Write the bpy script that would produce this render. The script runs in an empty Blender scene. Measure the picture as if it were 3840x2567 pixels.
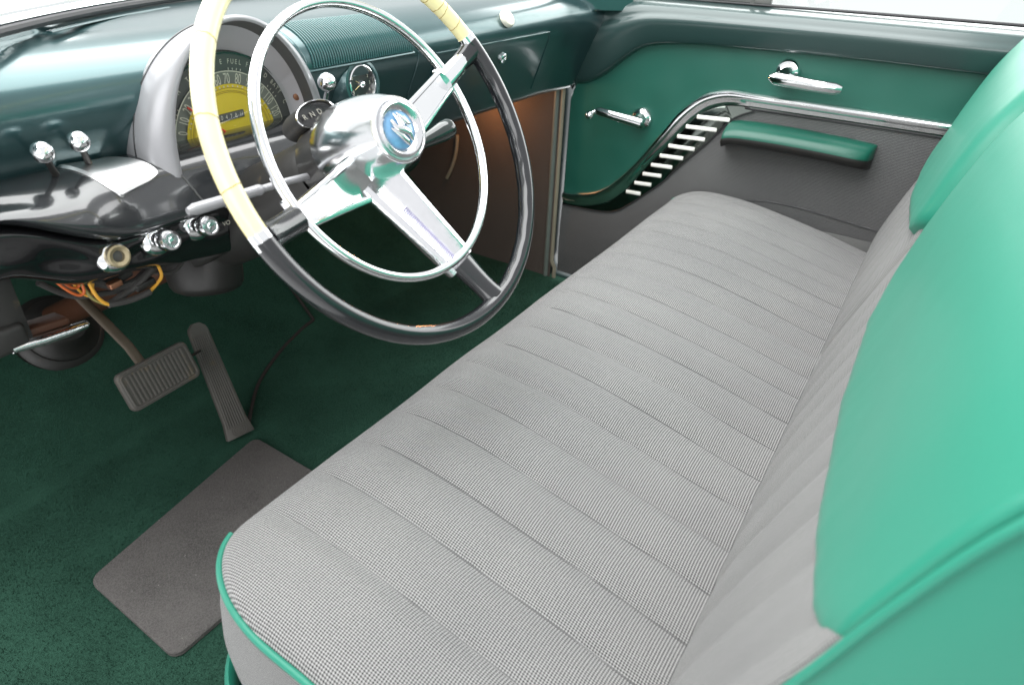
import bpy, bmesh, math, random
from mathutils import Vector, Matrix, noise
random.seed(7)
S = bpy.context.scene
COL = S.collection
R = math.radians

# ---------------------------------------------------------------- camera
cam_d = bpy.data.cameras.new("camera")
cam = bpy.data.objects.new("camera", cam_d)
COL.objects.link(cam)
S.camera = cam
cam.matrix_world = Matrix((
    (0.5444708, 0.4363189, -0.7163640, -1.02),
    (-0.8382241, 0.3141180, -0.4457692, 0.0),
    (0.0305253, 0.8431819, 0.5367611, 1.02),
    (0, 0, 0, 1)))
cam_d.sensor_width = 36.0
cam_d.lens = 22.956
cam_d.clip_start = 0.02
cam_d.clip_end = 200
cam_d.dof.use_dof = True
cam_d.dof.focus_distance = 1.12
cam_d.dof.aperture_fstop = 5.0

# ---------------------------------------------------------------- world and lamps (white showroom)
W = bpy.data.worlds.new("World")
S.world = W
W.use_nodes = True
bg = W.node_tree.nodes["Background"]
bg.inputs[0].default_value = (0.97, 0.985, 1.0, 1)
bg.inputs[1].default_value = 1.08
S.view_settings.view_transform = 'Standard'
S.view_settings.look = 'None'
S.view_settings.exposure = 0.0


def area_lamp(name, loc, target, sx, sy, power, col=(1, 1, 1)):
    l = bpy.data.lights.new(name, 'AREA')
    l.shape = 'RECTANGLE'; l.size = sx; l.size_y = sy; l.energy = power; l.color = col
    o = bpy.data.objects.new(name, l)
    COL.objects.link(o)
    o.location = loc
    d = Vector(target) - Vector(loc)
    o.rotation_euler = d.to_track_quat('-Z', 'Y').to_euler()
    return o


area_lamp("overhead_softbox", (-0.3, 1.3, 2.7), (-0.3, 1.0, 0.8), 3.6, 2.6, 190)
area_lamp("windscreen_softbox", (-0.6, 4.2, 1.7), (-0.2, 0.9, 0.85), 3.4, 1.4, 170)
area_lamp("passenger_side_softbox", (3.2, -0.1, 1.7), (0, 0.0, 0.75), 4.0, 1.9, 110)
area_lamp("driver_side_softbox", (-3.0, -0.6, 1.9), (-0.5, 0.2, 0.5), 2.2, 1.8, 46)

# ---------------------------------------------------------------- materials
def nmat(name):
    m = bpy.data.materials.new(name)
    m.use_nodes = True
    nt = m.node_tree
    return m, nt, nt.nodes["Principled BSDF"]


def nd(nt, t, **kw):
    n = nt.nodes.new(t)
    for k, v in kw.items():
        setattr(n, k, v)
    return n


def mixcol(nt, fac, a, b, blend='MIX'):
    n = nd(nt, 'ShaderNodeMix', data_type='RGBA', blend_type=blend)
    for sock, val in ((0, fac), (6, a), (7, b)):
        if hasattr(val, 'links') or hasattr(val, 'is_output'):
            nt.links.new(val, n.inputs[sock])
        else:
            n.inputs[sock].default_value = val if sock == 0 else (*val[:3], 1)
    return n.outputs[2]


def noise_tex(nt, scale, detail=4, rough=0.6, vec=None):
    n = nd(nt, 'ShaderNodeTexNoise')
    n.inputs['Scale'].default_value = scale
    n.inputs['Detail'].default_value = detail
    n.inputs['Roughness'].default_value = rough
    if vec is None:
        tc = nd(nt, 'ShaderNodeTexCoord')
        vec = tc.outputs['Object']
    nt.links.new(vec, n.inputs['Vector'])
    return n.outputs['Fac']


def ramp(nt, val, p0, p1, c0=(0, 0, 0), c1=(1, 1, 1)):
    r = nd(nt, 'ShaderNodeValToRGB')
    r.color_ramp.elements[0].position = p0
    r.color_ramp.elements[1].position = p1
    r.color_ramp.elements[0].color = (*c0, 1)
    r.color_ramp.elements[1].color = (*c1, 1)
    nt.links.new(val, r.inputs[0])
    return r.outputs[0]


def simple(name, col, rough, metal=0.0, coat=0.0, var=0.12, scale=8.0, bump=0.0, bscale=60.0, rvar=0.06, dirt=None, dirt_amt=(0.62, 0.75), spec=0.5, crough=0.06, sheen=0.0):
    m, nt, p = nmat(name)
    f = noise_tex(nt, scale)
    dark = tuple(c * (1 - var) for c in col)
    lite = tuple(min(1, c * (1 + var)) for c in col)
    c = mixcol(nt, f, dark, lite)
    if dirt:
        g = ramp(nt, noise_tex(nt, 23, 8, 0.7), *dirt_amt)
        c = mixcol(nt, g, c, dirt)
    nt.links.new(c, p.inputs['Base Color'])
    rr = nd(nt, 'ShaderNodeMapRange')
    rr.inputs[3].default_value = max(0.02, rough - rvar); rr.inputs[4].default_value = min(1, rough + rvar)
    nt.links.new(noise_tex(nt, scale * 2.3, 5), rr.inputs[0])
    nt.links.new(rr.outputs[0], p.inputs['Roughness'])
    p.inputs['Metallic'].default_value = metal
    p.inputs['Sheen Weight'].default_value = sheen
    p.inputs['Coat Weight'].default_value = coat
    p.inputs['Coat Roughness'].default_value = crough
    p.inputs['Specular IOR Level'].default_value = spec
    if bump > 0:
        b = nd(nt, 'ShaderNodeBump')
        b.inputs['Strength'].default_value = bump; b.inputs['Distance'].default_value = 0.002
        nt.links.new(noise_tex(nt, bscale, 6), b.inputs['Height'])
        nt.links.new(b.outputs[0], p.inputs['Normal'])
    return m


def fabric(name, lite, dark, pitch, bump=0.6):
    """woven cloth: offset knots, in metres of cloth along the UV axes"""
    m, nt, p = nmat(name)
    tc = nd(nt, 'ShaderNodeUVMap')
    sep = nd(nt, 'ShaderNodeSeparateXYZ')
    nt.links.new(tc.outputs[0], sep.inputs[0])

    def M(op, a, b=None):
        n = nd(nt, 'ShaderNodeMath', operation=op)
        for i, v in enumerate((a, b)):
            if v is None: continue
            if isinstance(v, (int, float)): n.inputs[i].default_value = v
            else: nt.links.new(v, n.inputs[i])
        return n.outputs[0]
    wob = noise_tex(nt, 9, 2, 0.5, tc.outputs[0])
    u = M('ADD', sep.outputs[0], M('MULTIPLY', wob, 0.006))
    v = M('ADD', sep.outputs[1], M('MULTIPLY', wob, 0.004))
    k = 2 * math.pi / pitch
    a = M('MULTIPLY', M('ADD', u, M('MULTIPLY', v, 0.76)), k)
    b = M('MULTIPLY', M('SUBTRACT', u, M('MULTIPLY', v, 0.76)), k)
    h = M('MULTIPLY', M('ADD', M('MULTIPLY', M('SINE', a), M('SINE', b)), 1.0), 0.5)
    thr = noise_tex(nt, 420, 2, 0.5, tc.outputs[0])
    h2 = M('ADD', h, M('MULTIPLY', M('SUBTRACT', thr, 0.5), 0.35))
    c = ramp(nt, h2, 0.30, 0.72, dark, lite)
    big = ramp(nt, noise_tex(nt, 3.5, 5, 0.6, tc.outputs[0]), 0.3, 0.75, (0.86, 0.86, 0.86), (1.06, 1.06, 1.04))
    c = mixcol(nt, 1.0, c, big, 'MULTIPLY')
    nt.links.new(c, p.inputs['Base Color'])
    p.inputs['Roughness'].default_value = 0.75
    p.inputs['Sheen Weight'].default_value = 0.15
    p.inputs['Specular IOR Level'].default_value = 0.3
    bm_ = nd(nt, 'ShaderNodeBump')
    bm_.inputs['Strength'].default_value = bump; bm_.inputs['Distance'].default_value = 0.0012
    nt.links.new(h2, bm_.inputs['Height'])
    nt.links.new(bm_.outputs[0], p.inputs['Normal'])
    return m


M_dash = simple("teal_dash_paint", (0.035, 0.090, 0.095), 0.30, metal=0.6, coat=1.0, crough=.17, var=0.06, scale=3, bump=0.03, bscale=260)
M_trim = simple("dark_green_door_paint", (0.020, 0.047, 0.045), 0.30, coat=0.6, crough=.15, var=0.08, scale=3, bump=0.04, bscale=200)
M_vinyl = simple("green_door_vinyl", (0.012, 0.100, 0.072), 0.42, var=0.10, scale=5, bump=0.18, bscale=380)
M_seatvinyl = simple("sea_green_seat_vinyl", (0.006, 0.170, 0.110), 0.50, coat=0.18, crough=.25, spec=.38, sheen=.05, var=0.06, scale=4, bump=0.15, bscale=420)
M_pad = simple("green_armrest_vinyl", (0.006, 0.090, 0.060), 0.34, var=0.06, scale=9, bump=0.1, bscale=350)
M_chrome = simple("chrome", (0.86, 0.87, 0.88), 0.07, metal=1.0, var=0.03, rvar=0.03, scale=14, bump=0.03, bscale=30)
M_hub = simple("satin_hub_chrome", (0.86, 0.87, 0.88), 0.17, metal=1.0, var=0.03, rvar=0.03, scale=10)
M_chrome_worn = simple("pitted_chrome", (0.78, 0.78, 0.80), 0.13, metal=1.0, var=0.10, rvar=0.06, scale=40, bump=0.25, bscale=110)
M_silver = simple("silver_paint", (0.33, 0.33, 0.345), 0.34, metal=0.35, var=0.04, scale=6, bump=0.04, bscale=200)
M_silver_in = simple("satin_silver_ring", (0.50, 0.49, 0.51), 0.45, metal=0.3, var=0.10, scale=18)
M_grey = simple("dark_grey_enamel", (0.022, 0.024, 0.026), 0.20, coat=0.9, var=0.10, scale=7, bump=0.04, bscale=150)
M_black = simple("black_enamel", (0.008, 0.008, 0.009), 0.16, coat=0.6, var=0.2, scale=12, bump=0.12, bscale=22)
M_blackmatt = simple("black_worn_steel", (0.018, 0.017, 0.016), 0.50, var=0.3, scale=20, bump=0.2, bscale=60, dirt=(0.10, 0.075, 0.04), dirt_amt=(0.60, 0.72))
M_wheel = simple("black_wheel_plastic", (0.010, 0.011, 0.013), 0.17, coat=0.5, var=0.2, scale=10, dirt=(0.10, 0.10, 0.10), dirt_amt=(0.74, 0.80))
M_ivory = simple("yellowed_plastic", (0.82, 0.74, 0.40), 0.30, coat=0.3, var=0.12, scale=26, bump=0.12, bscale=55)
M_ivorycrack = simple("amber_crack", (0.30, 0.19, 0.03), 0.6, var=0.2)
M_rubber = simple("grey_pedal_rubber", (0.085, 0.078, 0.070), 0.62, var=0.2, scale=30, bump=0.3, bscale=160, dirt=(0.13, 0.095, 0.05), dirt_amt=(0.58, 0.74))
M_darkrub = simple("black_rubber", (0.016, 0.015, 0.014), 0.45, var=0.2, scale=20, bump=0.2, bscale=60, dirt=(0.07, 0.04, 0.022), dirt_amt=(0.60, 0.75))
M_rust = simple("rusty_steel_tube", (0.060, 0.022, 0.010), 0.55, var=0.5, scale=16, bump=0.3, bscale=70)
M_tan = simple("tan_windlace", (0.30, 0.27, 0.20), 0.6, var=0.1, scale=30, bump=0.2, bscale=300)
M_sage = simple("grey_green_seal", (0.16, 0.19, 0.17), 0.5, var=0.1, scale=30)
M_matt_carpet = None
M_bar = simple("bright_bar_enamel", (0.92, 0.92, 0.86), 0.25, var=0.03, coat=0.3)
M_mirror = simple("dark_tinted_chrome", (0.16, 0.18, 0.165), 0.12, metal=1.0, var=0.1, scale=10)
M_yellow = simple("yellow_dial", (0.70, 0.53, 0.03), 0.45, var=0.05, scale=20)
M_dialgrey = simple("olive_grey_dial", (0.19, 0.20, 0.175), 0.5, var=0.06, scale=20)
M_dialdark = simple("dark_dial_rim", (0.085, 0.087, 0.085), 0.5, var=0.08, scale=20)
M_print = simple("cream_print", (0.62, 0.60, 0.50), 0.6, var=0.05)
M_red = simple("red_needle", (0.75, 0.07, 0.04), 0.4, var=0.05)
M_blue = simple("blue_enamel", (0.15, 0.34, 0.56), 0.12, coat=1.0, var=0.5, scale=60)
M_orange = simple("orange_wire", (0.60, 0.13, 0.03), 0.45, var=0.1, scale=40)
M_amber = simple("amber_wire", (0.72, 0.36, 0.04), 0.45, var=0.1, scale=40)
M_wirec = simple("cloth_loom", (0.045, 0.042, 0.040), 0.75, var=0.3, scale=60, bump=0.4, bscale=300)
M_copper = simple("copper_screw", (0.36, 0.17, 0.10), 0.4, metal=0.8, var=0.15, scale=200)
M_gasket = simple("black_gasket", (0.02, 0.02, 0.022), 0.5, var=0.2, scale=20)
M_ivorybtn = simple("ivory_button", (0.75, 0.73, 0.62), 0.25, coat=0.4, var=0.04)
M_seam = simple("dark_carpet_binding", (0.022, 0.018, 0.016), 0.8, var=0.3, scale=60, bump=0.5, bscale=200)
M_ground = simple("pale_showroom_floor", (0.82, 0.82, 0.82), 0.5, var=0.05, scale=1.5)
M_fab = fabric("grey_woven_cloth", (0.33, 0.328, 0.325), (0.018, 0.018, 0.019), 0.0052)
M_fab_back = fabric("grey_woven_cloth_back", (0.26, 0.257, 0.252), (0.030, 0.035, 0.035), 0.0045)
M_fab_door = fabric("charcoal_woven_cloth", (0.19, 0.19, 0.192), (0.022, 0.022, 0.023), 0.0052)
M_fab_kick = fabric("brown_grey_ribbed_cloth", (0.13, 0.105, 0.09), (0.05, 0.04, 0.035), 0.0050)


def carpet(name, c0, c1, c2, lt=0.79):
    m, nt, p = nmat(name)
    f = noise_tex(nt, 6, 6, 0.65)
    c = mixcol(nt, ramp(nt, f, 0.36, 0.68), c0, c1)
    g = noise_tex(nt, 420, 3, 0.7)
    c = mixcol(nt, ramp(nt, g, 0.35, 0.75), c, c2)
    lint = ramp(nt, noise_tex(nt, 95, 2, 0.5), lt, lt + 0.03)
    c = mixcol(nt, lint, c, tuple(x * 2.2 + .03 for x in c1))
    nt.links.new(c, p.inputs['Base Color'])
    p.inputs['Roughness'].default_value = 0.95
    p.inputs['Specular IOR Level'].default_value = 0.1
    p.inputs['Sheen Weight'].default_value = 0.12
    p.inputs['Sheen Tint'].default_value = (*[min(1, x * 6) for x in c1], 1)
    b = nd(nt, 'ShaderNodeBump')
    b.inputs['Strength'].default_value = 1.0; b.inputs['Distance'].default_value = 0.007
    nt.links.new(g, b.inputs['Height'])
    nt.links.new(b.outputs[0], p.inputs['Normal'])
    return m


M_carpet = carpet("dark_green_carpet", (0.010, 0.033, 0.022), (0.028, 0.084, 0.057), (0.042, 0.112, 0.078))
M_mat = carpet("worn_grey_brown_mat", (0.065, 0.062, 0.060), (0.135, 0.127, 0.122), (0.20, 0.19, 0.182), 0.73)


def glass(name):
    m, nt, p = nmat(name)
    out = nt.nodes["Material Output"]
    nt.nodes.remove(p)
    tr = nd(nt, 'ShaderNodeBsdfTransparent'); tr.inputs[0].default_value = (0.97, 0.99, 0.98, 1)
    gl = nd(nt, 'ShaderNodeBsdfGlossy'); gl.inputs['Roughness'].default_value = 0.02
    lw = nd(nt, 'ShaderNodeLayerWeight'); lw.inputs[0].default_value = 0.5
    pw = nd(nt, 'ShaderNodeMath', operation='POWER'); pw.inputs[1].default_value = 5.0
    nt.links.new(lw.outputs['Facing'], pw.inputs[0])
    fr = nd(nt, 'ShaderNodeMapRange'); fr.inputs[3].default_value = 0.04; fr.inputs[4].default_value = 0.25
    nt.links.new(pw.outputs[0], fr.inputs[0])
    mx = nd(nt, 'ShaderNodeMixShader')
    nt.links.new(fr.outputs[0], mx.inputs[0]); nt.links.new(tr.outputs[0], mx.inputs[1]); nt.links.new(gl.outputs[0], mx.inputs[2])
    nt.links.new(mx.outputs[0], out.inputs[0])
    return m


M_glass = glass("window_glass")

# ---------------------------------------------------------------- object helpers
def thing(name, label, cat, loc=(0, 0, 0), group=None):
    o = bpy.data.objects.new(name, None)
    o.empty_display_size = 0.05
    COL.objects.link(o)
    o.location = loc
    o['label'] = label; o['category'] = cat
    if group: o['group'] = group
    return o


def world_loc(o):
    v = Vector((0, 0, 0))
    while o is not None:
        v = v + o.location + (o.matrix_parent_inverse.to_translation() if o.parent else Vector())
        o = o.parent
    return v


def link(name, me, mats, parent=None):
    o = bpy.data.objects.new(name, me)
    COL.objects.link(o)
    for m in (mats if isinstance(mats, (list, tuple)) else [mats]):
        me.materials.append(m)
    if parent is not None:
        o.parent = parent
        o.matrix_parent_inverse = Matrix.Translation(-world_loc(parent))
    return o


class MB:
    """collects verts / faces (world coordinates) with optional uvs"""
    def __init__(s):
        s.v, s.f, s.uv, s.mi = [], [], {}, {}

    def add(s, vs, fs, uvs=None, mi=0):
        b = len(s.v)
        s.v += [tuple(p) for p in vs]
        for f in fs:
            if mi: s.mi[len(s.f)] = mi
            s.f.append(tuple(b + i for i in f))
        if uvs:
            for i, q in enumerate(uvs): s.uv[b + i] = q
        return s

    def grid(s, rows, closed_u=False, closed_v=False, uvs=None, flip=False):
        n, m = len(rows), len(rows[0])
        vs = [p for r in rows for p in r]
        fs = []
        for i in range(n if closed_v else n - 1):
            for j in range(m if closed_u else m - 1):
                a, b = i * m + j, i * m + (j + 1) % m
                c, d = ((i + 1) % n) * m + (j + 1) % m, ((i + 1) % n) * m + j
                fs.append((a, d, c, b) if flip else (a, b, c, d))
        return s.add(vs, fs, [q for r in uvs for q in r] if uvs else None)

    def tube(s, path, r, n=12, caps=True, sq=(1, 1), up=None, closed=False):
        path = [Vector(p) for p in path]
        k = len(path)
        rr = r if isinstance(r, (list, tuple)) else [r] * k
        rows = []
        T0 = None; N = None
        for i, p in enumerate(path):
            if closed: t = path[(i + 1) % k] - path[i - 1]
            else: t = path[min(i + 1, k - 1)] - path[max(i - 1, 0)]
            t.normalize()
            if up is not None:
                N = Vector(up) - t * t.dot(Vector(up)); N.normalize()
            elif N is None:
                a = Vector((0, 0, 1)) if abs(t.z) < 0.9 else Vector((1, 0, 0))
                N = (a - t * t.dot(a)).normalized()
            else:
                N = (N - t * t.dot(N)).normalized()
            B = t.cross(N)
            rows.append([p + (N * math.cos(2 * math.pi * j / n) * sq[0] + B * math.sin(2 * math.pi * j / n) * sq[1]) * rr[i] for j in range(n)])
        b = len(s.v)
        s.grid(rows, closed_u=True, closed_v=closed)
        if caps and not closed:
            s.f.append(tuple(b + j for j in reversed(range(n))))
            s.f.append(tuple(b + (k - 1) * n + j for j in range(n)))
        return s

    def lathe(s, org, axis, prof, n=32, cap0=False, cap1=False, sq=(1, 1), up=None):
        org, ax = Vector(org), Vector(axis).normalized()
        a = Vector(up) if up is not None else (Vector((0, 0, 1)) if abs(ax.z) < 0.9 else Vector((1, 0, 0)))
        N = (a - ax * ax.dot(a)).normalized(); B = ax.cross(N)
        rows = [[org + ax * h + (N * math.cos(2 * math.pi * j / n) * sq[0] + B * math.sin(2 * math.pi * j / n) * sq[1]) * r for j in range(n)] for h, r in prof]
        b = len(s.v)
        s.grid(rows, closed_u=True)
        if cap0: s.f.append(tuple(b + j for j in reversed(range(n))))
        if cap1: s.f.append(tuple(b + (len(prof) - 1) * n + j for j in range(n)))
        return s

    def ball(s, c, r, n=18):
        prof = [(-r * math.cos(math.pi * i / (n // 2)), max(1e-5, r * math.sin(math.pi * i / (n // 2)))) for i in range(n // 2 + 1)]
        return s.lathe(c, (0, 0, 1), prof, n)

    def box(s, c, size, X=(1, 0, 0), Y=(0, 1, 0), bev=0.0, taper=(1, 1)):
        c = Vector(c); X = Vector(X).normalized(); Y = Vector(Y); Y = (Y - X * X.dot(Y)).normalized(); Z = X.cross(Y)
        bm = bmesh.new()
        bmesh.ops.create_cube(bm, size=1)
        for v in bm.verts:
            tx = taper[0] if v.co.z > 0 else 1; ty = taper[1] if v.co.z > 0 else 1
            v.co = Vector((v.co.x * size[0] * tx, v.co.y * size[1] * ty, v.co.z * size[2]))
        if bev > 0:
            bmesh.ops.bevel(bm, geom=list(bm.edges), offset=bev, segments=3, affect='EDGES', profile=0.5)
        bm.verts.index_update()
        s.add([c + X * v.co.x + Y * v.co.y + Z * v.co.z for v in bm.verts], [[v.index for v in f.verts] for f in bm.faces])
        bm.free()
        return s

    def build(s, name, mats, parent=None, smooth=True, angle=40, kind=None):
        me = bpy.data.meshes.new(name)
        me.from_pydata(s.v, [], s.f)
        bm = bmesh.new(); bm.from_mesh(me)
        bmesh.ops.recalc_face_normals(bm, faces=bm.faces)
        bm.to_mesh(me); bm.free()
        if s.uv:
            ul = me.uv_layers.new(name="UVMap")
            for l in me.loops:
                ul.data[l.index].uv = s.uv.get(l.vertex_index, (0, 0))
        for i, mi in s.mi.items():
            me.polygons[i].material_index = mi
        if smooth:
            me.shade_smooth()
            me.set_sharp_from_angle(angle=R(angle))
        o = link(name, me, mats, parent)
        if kind: o['kind'] = kind
        return o


def sstep(a, b, x):
    t = max(0, min(1, (x - a) / (b - a)))
    return t * t * (3 - 2 * t)


def interp(pts, x):
    if x <= pts[0][0]: return pts[0][1]
    for (a, b), (c, d) in zip(pts, pts[1:]):
        if x <= c: return b + (d - b) * (x - a) / (c - a) if c != a else d
    return pts[-1][1]


def spline(P, n):
    """Catmull-Rom through points (tuples of any size), n samples"""
    P = [tuple(p) for p in P]
    out = []
    k = len(P) - 1
    for i in range(n):
        t = i / (n - 1) * k
        j = min(int(t), k - 1); f = t - j
        p0, p1, p2, p3 = P[max(j - 1, 0)], P[j], P[j + 1], P[min(j + 2, k)]
        out.append(tuple(0.5 * (2 * b + (c - a) * f + (2 * a - 5 * b + 4 * c - d) * f * f + (-a + 3 * b - 3 * c + d) * f ** 3) for a, b, c, d in zip(p0, p1, p2, p3)))
    return out


def poly_prism(pts, depth_vec, mb=None):
    mb = mb or MB()
    n = len(pts)
    d = Vector(depth_vec)
    vs = [Vector(p) for p in pts] + [Vector(p) + d for p in pts]
    fs = [tuple(range(n)), tuple(reversed(range(n, 2 * n)))]
    fs += [(i, i + n, (i + 1) % n + n, (i + 1) % n) for i in range(n)]
    return mb.add(vs, fs)


def text_mesh(txt, size, origin, X, Y, mb, xs=1.0, align='CENTER', thick=0.0004):
    cu = bpy.data.curves.new("t", 'FONT')
    cu.body = txt; cu.size = size; cu.align_x = align; cu.align_y = 'CENTER'; cu.resolution_u = 3
    cu.extrude = 0.0
    o = bpy.data.objects.new("t", cu)
    COL.objects.link(o)
    dg = bpy.context.evaluated_depsgraph_get()
    me = bpy.data.meshes.new_from_object(o.evaluated_get(dg))
    X, Y, O = Vector(X).normalized(), Vector(Y).normalized(), Vector(origin)
    mb.add([O + X * v.co.x * xs + Y * v.co.y for v in me.vertices], [list(p.vertices) for p in me.polygons])
    bpy.data.objects.remove(o); bpy.data.curves.remove(cu); bpy.data.meshes.remove(me)


# ================================================================= SETTING
def floor_z(x, y):
    toe = max(0, y - 1.32) * 0.84
    return toe + 0.05 * math.exp(-((x - .05) / .2) ** 2) * sstep(1.0, 1.4, y)


mb = MB()
rows = []
for i in range(81):
    y = -0.9 + 2.75 * i / 80
    rows.append([(-1.04 + 1.84 * j / 66, y, floor_z(-1.04 + 1.84 * j / 66, y) + 0.006 * (noise.noise(Vector((j * .16, i * .16, 3))))) for j in range(67)])
mb.grid(rows)
o = mb.build("floor", M_carpet, kind='structure', angle=80)
# cut pile of the carpet
rnd = random.Random(3)
pv, pf = [], []
for k in range(130000):
    x, y = rnd.uniform(-1.02, .76), rnd.uniform(.50, 1.62)
    z = floor_z(x, y) + .006 * noise.noise(Vector(((x + 1.04) / 1.84 * 66 * .16, (y + .9) / 2.75 * 80 * .16, 3)))
    a = rnd.uniform(0, 6.283); w = rnd.uniform(.0006, .0013); hgt = rnd.uniform(.002, .0048)
    dx, dy = w * math.cos(a), w * math.sin(a)
    lx, ly = rnd.uniform(-.0022, .0022), rnd.uniform(-.0022, .0022)
    b = len(pv)
    pv += [(x - dx, y - dy, z - .001), (x + dx, y + dy, z - .001), (x + lx, y + ly, z + hgt)]
    pf.append((b, b + 1, b + 2))
me = bpy.data.meshes.new("carpet_pile"); me.from_pydata(pv, [], pf)
po_ = link("carpet_pile", me, M_carpet, o); po_['kind'] = 'stuff'
# firewall behind the pedals, in the dark
mb = MB(); mb.box((-0.02, 1.90, 0.40), (1.8, 0.03, 0.85), bev=0.004)
mb.build("firewall", M_blackmatt, kind='structure')
mb = MB(); mb.box((0, 0, -0.40), (14, 14, 0.04))
mb.build("showroom_floor", M_ground, kind='structure')
mb = MB()
mb.box((-1.065, 0.35, -0.02), (0.05, 2.9, 0.09), bev=0.008)
mb.box((0.835, 0.40, -0.055), (0.075, 2.2, 0.12), bev=0.008)
mb.build("door_sill", M_trim, kind='structure')
mb = MB()
mb.box((0.845, 1.43, 0.36), (0.07, 0.90, 0.84), bev=0.005)
mb.box((-0.925, 1.66, 0.40), (0.07, 0.56, 0.90), bev=0.005)
mb.build("body_side", M_trim, kind='structure')

# dark bound seam of the carpet
sm = [(-.345, 1.142, 0), (-.306, 1.183, 0), (-.23, 1.252, 0), (-.163, 1.289, 0), (-.089, 1.313, 0), (-.016, 1.323, 0), (.035, 1.326, 0)]
sm2 = [(.035, 1.326, 0), (.038, 1.373, 0), (.042, 1.438, 0), (.048, 1.521, 0), (.05, 1.6, 0)]
t = thing("carpet_seam", "dark bound seam curving across the green carpet beside the accelerator", "carpet seam", (-.345, 1.142, 0))
for pts in (sm, sm2):
    pp = [(x, y, floor_z(x, y) + 0.006) for x, y, _ in spline(pts, 30)]
    MB().tube(pp, 0.0045, 8).build("binding", M_seam, t)

# ================================================================= DASHBOARD
PROF = [(1.0, .884), (.955, .880), (.915, .868), (.888, .850), (.877, .826), (.880, .796), (.900, .752), (.922, .706), (.946, .655), (.960, .632), (.985, .622), (1.06, .63), (1.12, .66)]
PS = spline(PROF, 90)


def ws_y(x):
    return 1.22 - 0.28 * min(1.5, (x / .66) ** 2)


def dash_pt(x, s):
    """point of the dash skin, s in 0..1 down the profile; the top runs forward to the windscreen"""
    y, z = PS[max(0, min(89, int(round(s * 89))))]
    w = sstep(0.95, 1.0, y) if s < 0.3 else 0
    flare = -0.016 * sstep(.62, .80, x) if s > 0.1 else 0
    if s < .3: y = min(y, ws_y(x) - .002)
    return Vector((x, y + flare, z))


def prof_z(z):
    """(s) of the face of the dash for a height z"""
    best = min(range(12, 75), key=lambda i: abs(PS[i][1] - z))
    return best / 89


def dash_normal(s):
    i = max(1, min(88, int(round(s * 89))))
    ty, tz = PS[i + 1][0] - PS[i - 1][0], PS[i + 1][1] - PS[i - 1][1]
    n = Vector((0, tz, -ty)).normalized()
    return n if n.y < 0 or n.z > 0.3 else -n


dash = thing("dashboard", "teal green painted dashboard with a silver instrument hood and a ribbed speaker grille", "dashboard", (0, 0.95, 0.75))
mb = MB()
rows = []
xs = [-0.88 + 1.68 * j / 210 for j in range(211)]
for k in range(4):
    rows.append([(x, ws_y(x) - (ws_y(x) - min(1.0, ws_y(x)) - 1e-4) * k / 4, .893 - .009 * k / 4) for x in xs])
for i in range(90):
    rows.append([dash_pt(x, i / 89) for x in xs])
mb.grid(rows)
def in_arch(f):
    c = sum((Vector(mb.v[i]) for i in f), Vector()) / len(f)
    return c.z > .700 and ((c.x + .406) / .146) ** 2 + (max(0, c.z - .735) / .140) ** 2 < 1 and c.y < .93
mb.f = [f for f in mb.f if not in_arch(f)]
mb.build("dash_panel", M_dash, dash, angle=60)
# raised crease strip and slot on the top, near the windscreen
mb = MB()
pp = [(x, min(ws_y(x) - .030, 1.2), .8905) for x in [-.58 + .26 * i / 20 for i in range(21)]]
mb.tube(pp, .003, 8, sq=(.5, 1.6), up=(0, 0, 1))
mb.build("defroster_lip", M_dash, dash)

# step line and groove at the right of the instruments
S_STEP = prof_z(.813)
mb = MB()
mb.tube([dash_pt(x, S_STEP) + Vector((0, -.001, 0)) for x in [-.27 + .27 * i / 20 for i in range(21)]], .0028, 8)
mb.tube([dash_pt(.015, S_STEP + (0.70 - S_STEP) * i / 20) + Vector((0, -.0005, 0)) for i in range(21)], .0016, 6)
mb.build("panel_crease", M_dash, dash)
# curved ridge left of the grille
mb = MB()
mb.tube([dash_pt(-.262 - .02 * (1 - i / 20), .06 + (S_STEP - .06) * i / 20) for i in range(21)], .0045, 8)
mb.build("grille_border", M_dash, dash)
mb = MB()
mb.tube([dash_pt(-.005, .10 + (S_STEP - .10) * i / 20) for i in range(21)], .003, 8)
mb.build("grille_border", M_dash, dash)
# ribbed speaker grille: fine ribs wrapped over the roll
mb = MB()
nr = 44
for k in range(nr):
    x = -.246 + .236 * k / (nr - 1)
    pp = []
    for i in range(15):
        s = .11 + (S_STEP - .012 - .11) * i / 14
        pp.append(dash_pt(x, s) + dash_normal(s) * .0012)
    mb.tube(pp, .0018, 6, sq=(1.1, .9))
o = mb.build("grille_ribs", simple("teal_grille_enamel", (0.03, 0.105, 0.105), 0.25, coat=.3), dash, angle=80)
o['kind'] = 'stuff'

# glovebox door
S0, S1 = prof_z(.806), prof_z(.664)
mb = MB()
def glove(dn, sh=0):
    out = []
    for i in range(25):
        s = S0 + (S1 - S0) * i / 24
        f = i / 24
        x1 = .505 + .03 * f
        out.append([dash_pt(.068 + (x1 - .068) * j / 30, s) + dash_normal(s) * dn for j in range(31)])
    return out
gr = glove(.0045)
n_, m_ = len(gr), len(gr[0])
mb.grid(gr)
inner = glove(-.004)
per = [(0, j) for j in range(m_)] + [(i, m_ - 1) for i in range(1, n_)] + [(n_ - 1, j) for j in range(m_ - 2, -1, -1)] + [(i, 0) for i in range(n_ - 2, -1, -1)]
mb.grid([[gr[i][j] for i, j in per], [inner[i][j] for i, j in per]])
gd = mb.build("glovebox_door", M_dash, dash, angle=50)
mb = MB()
edge = [gr[0][j] for j in range(m_)] + [gr[i][m_ - 1] for i in range(1, n_)]
mb.tube([p + Vector((0, -.0005, 0)) for p in edge], .0016, 6)
mb.build("door_edge", M_dash, gd)
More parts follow.
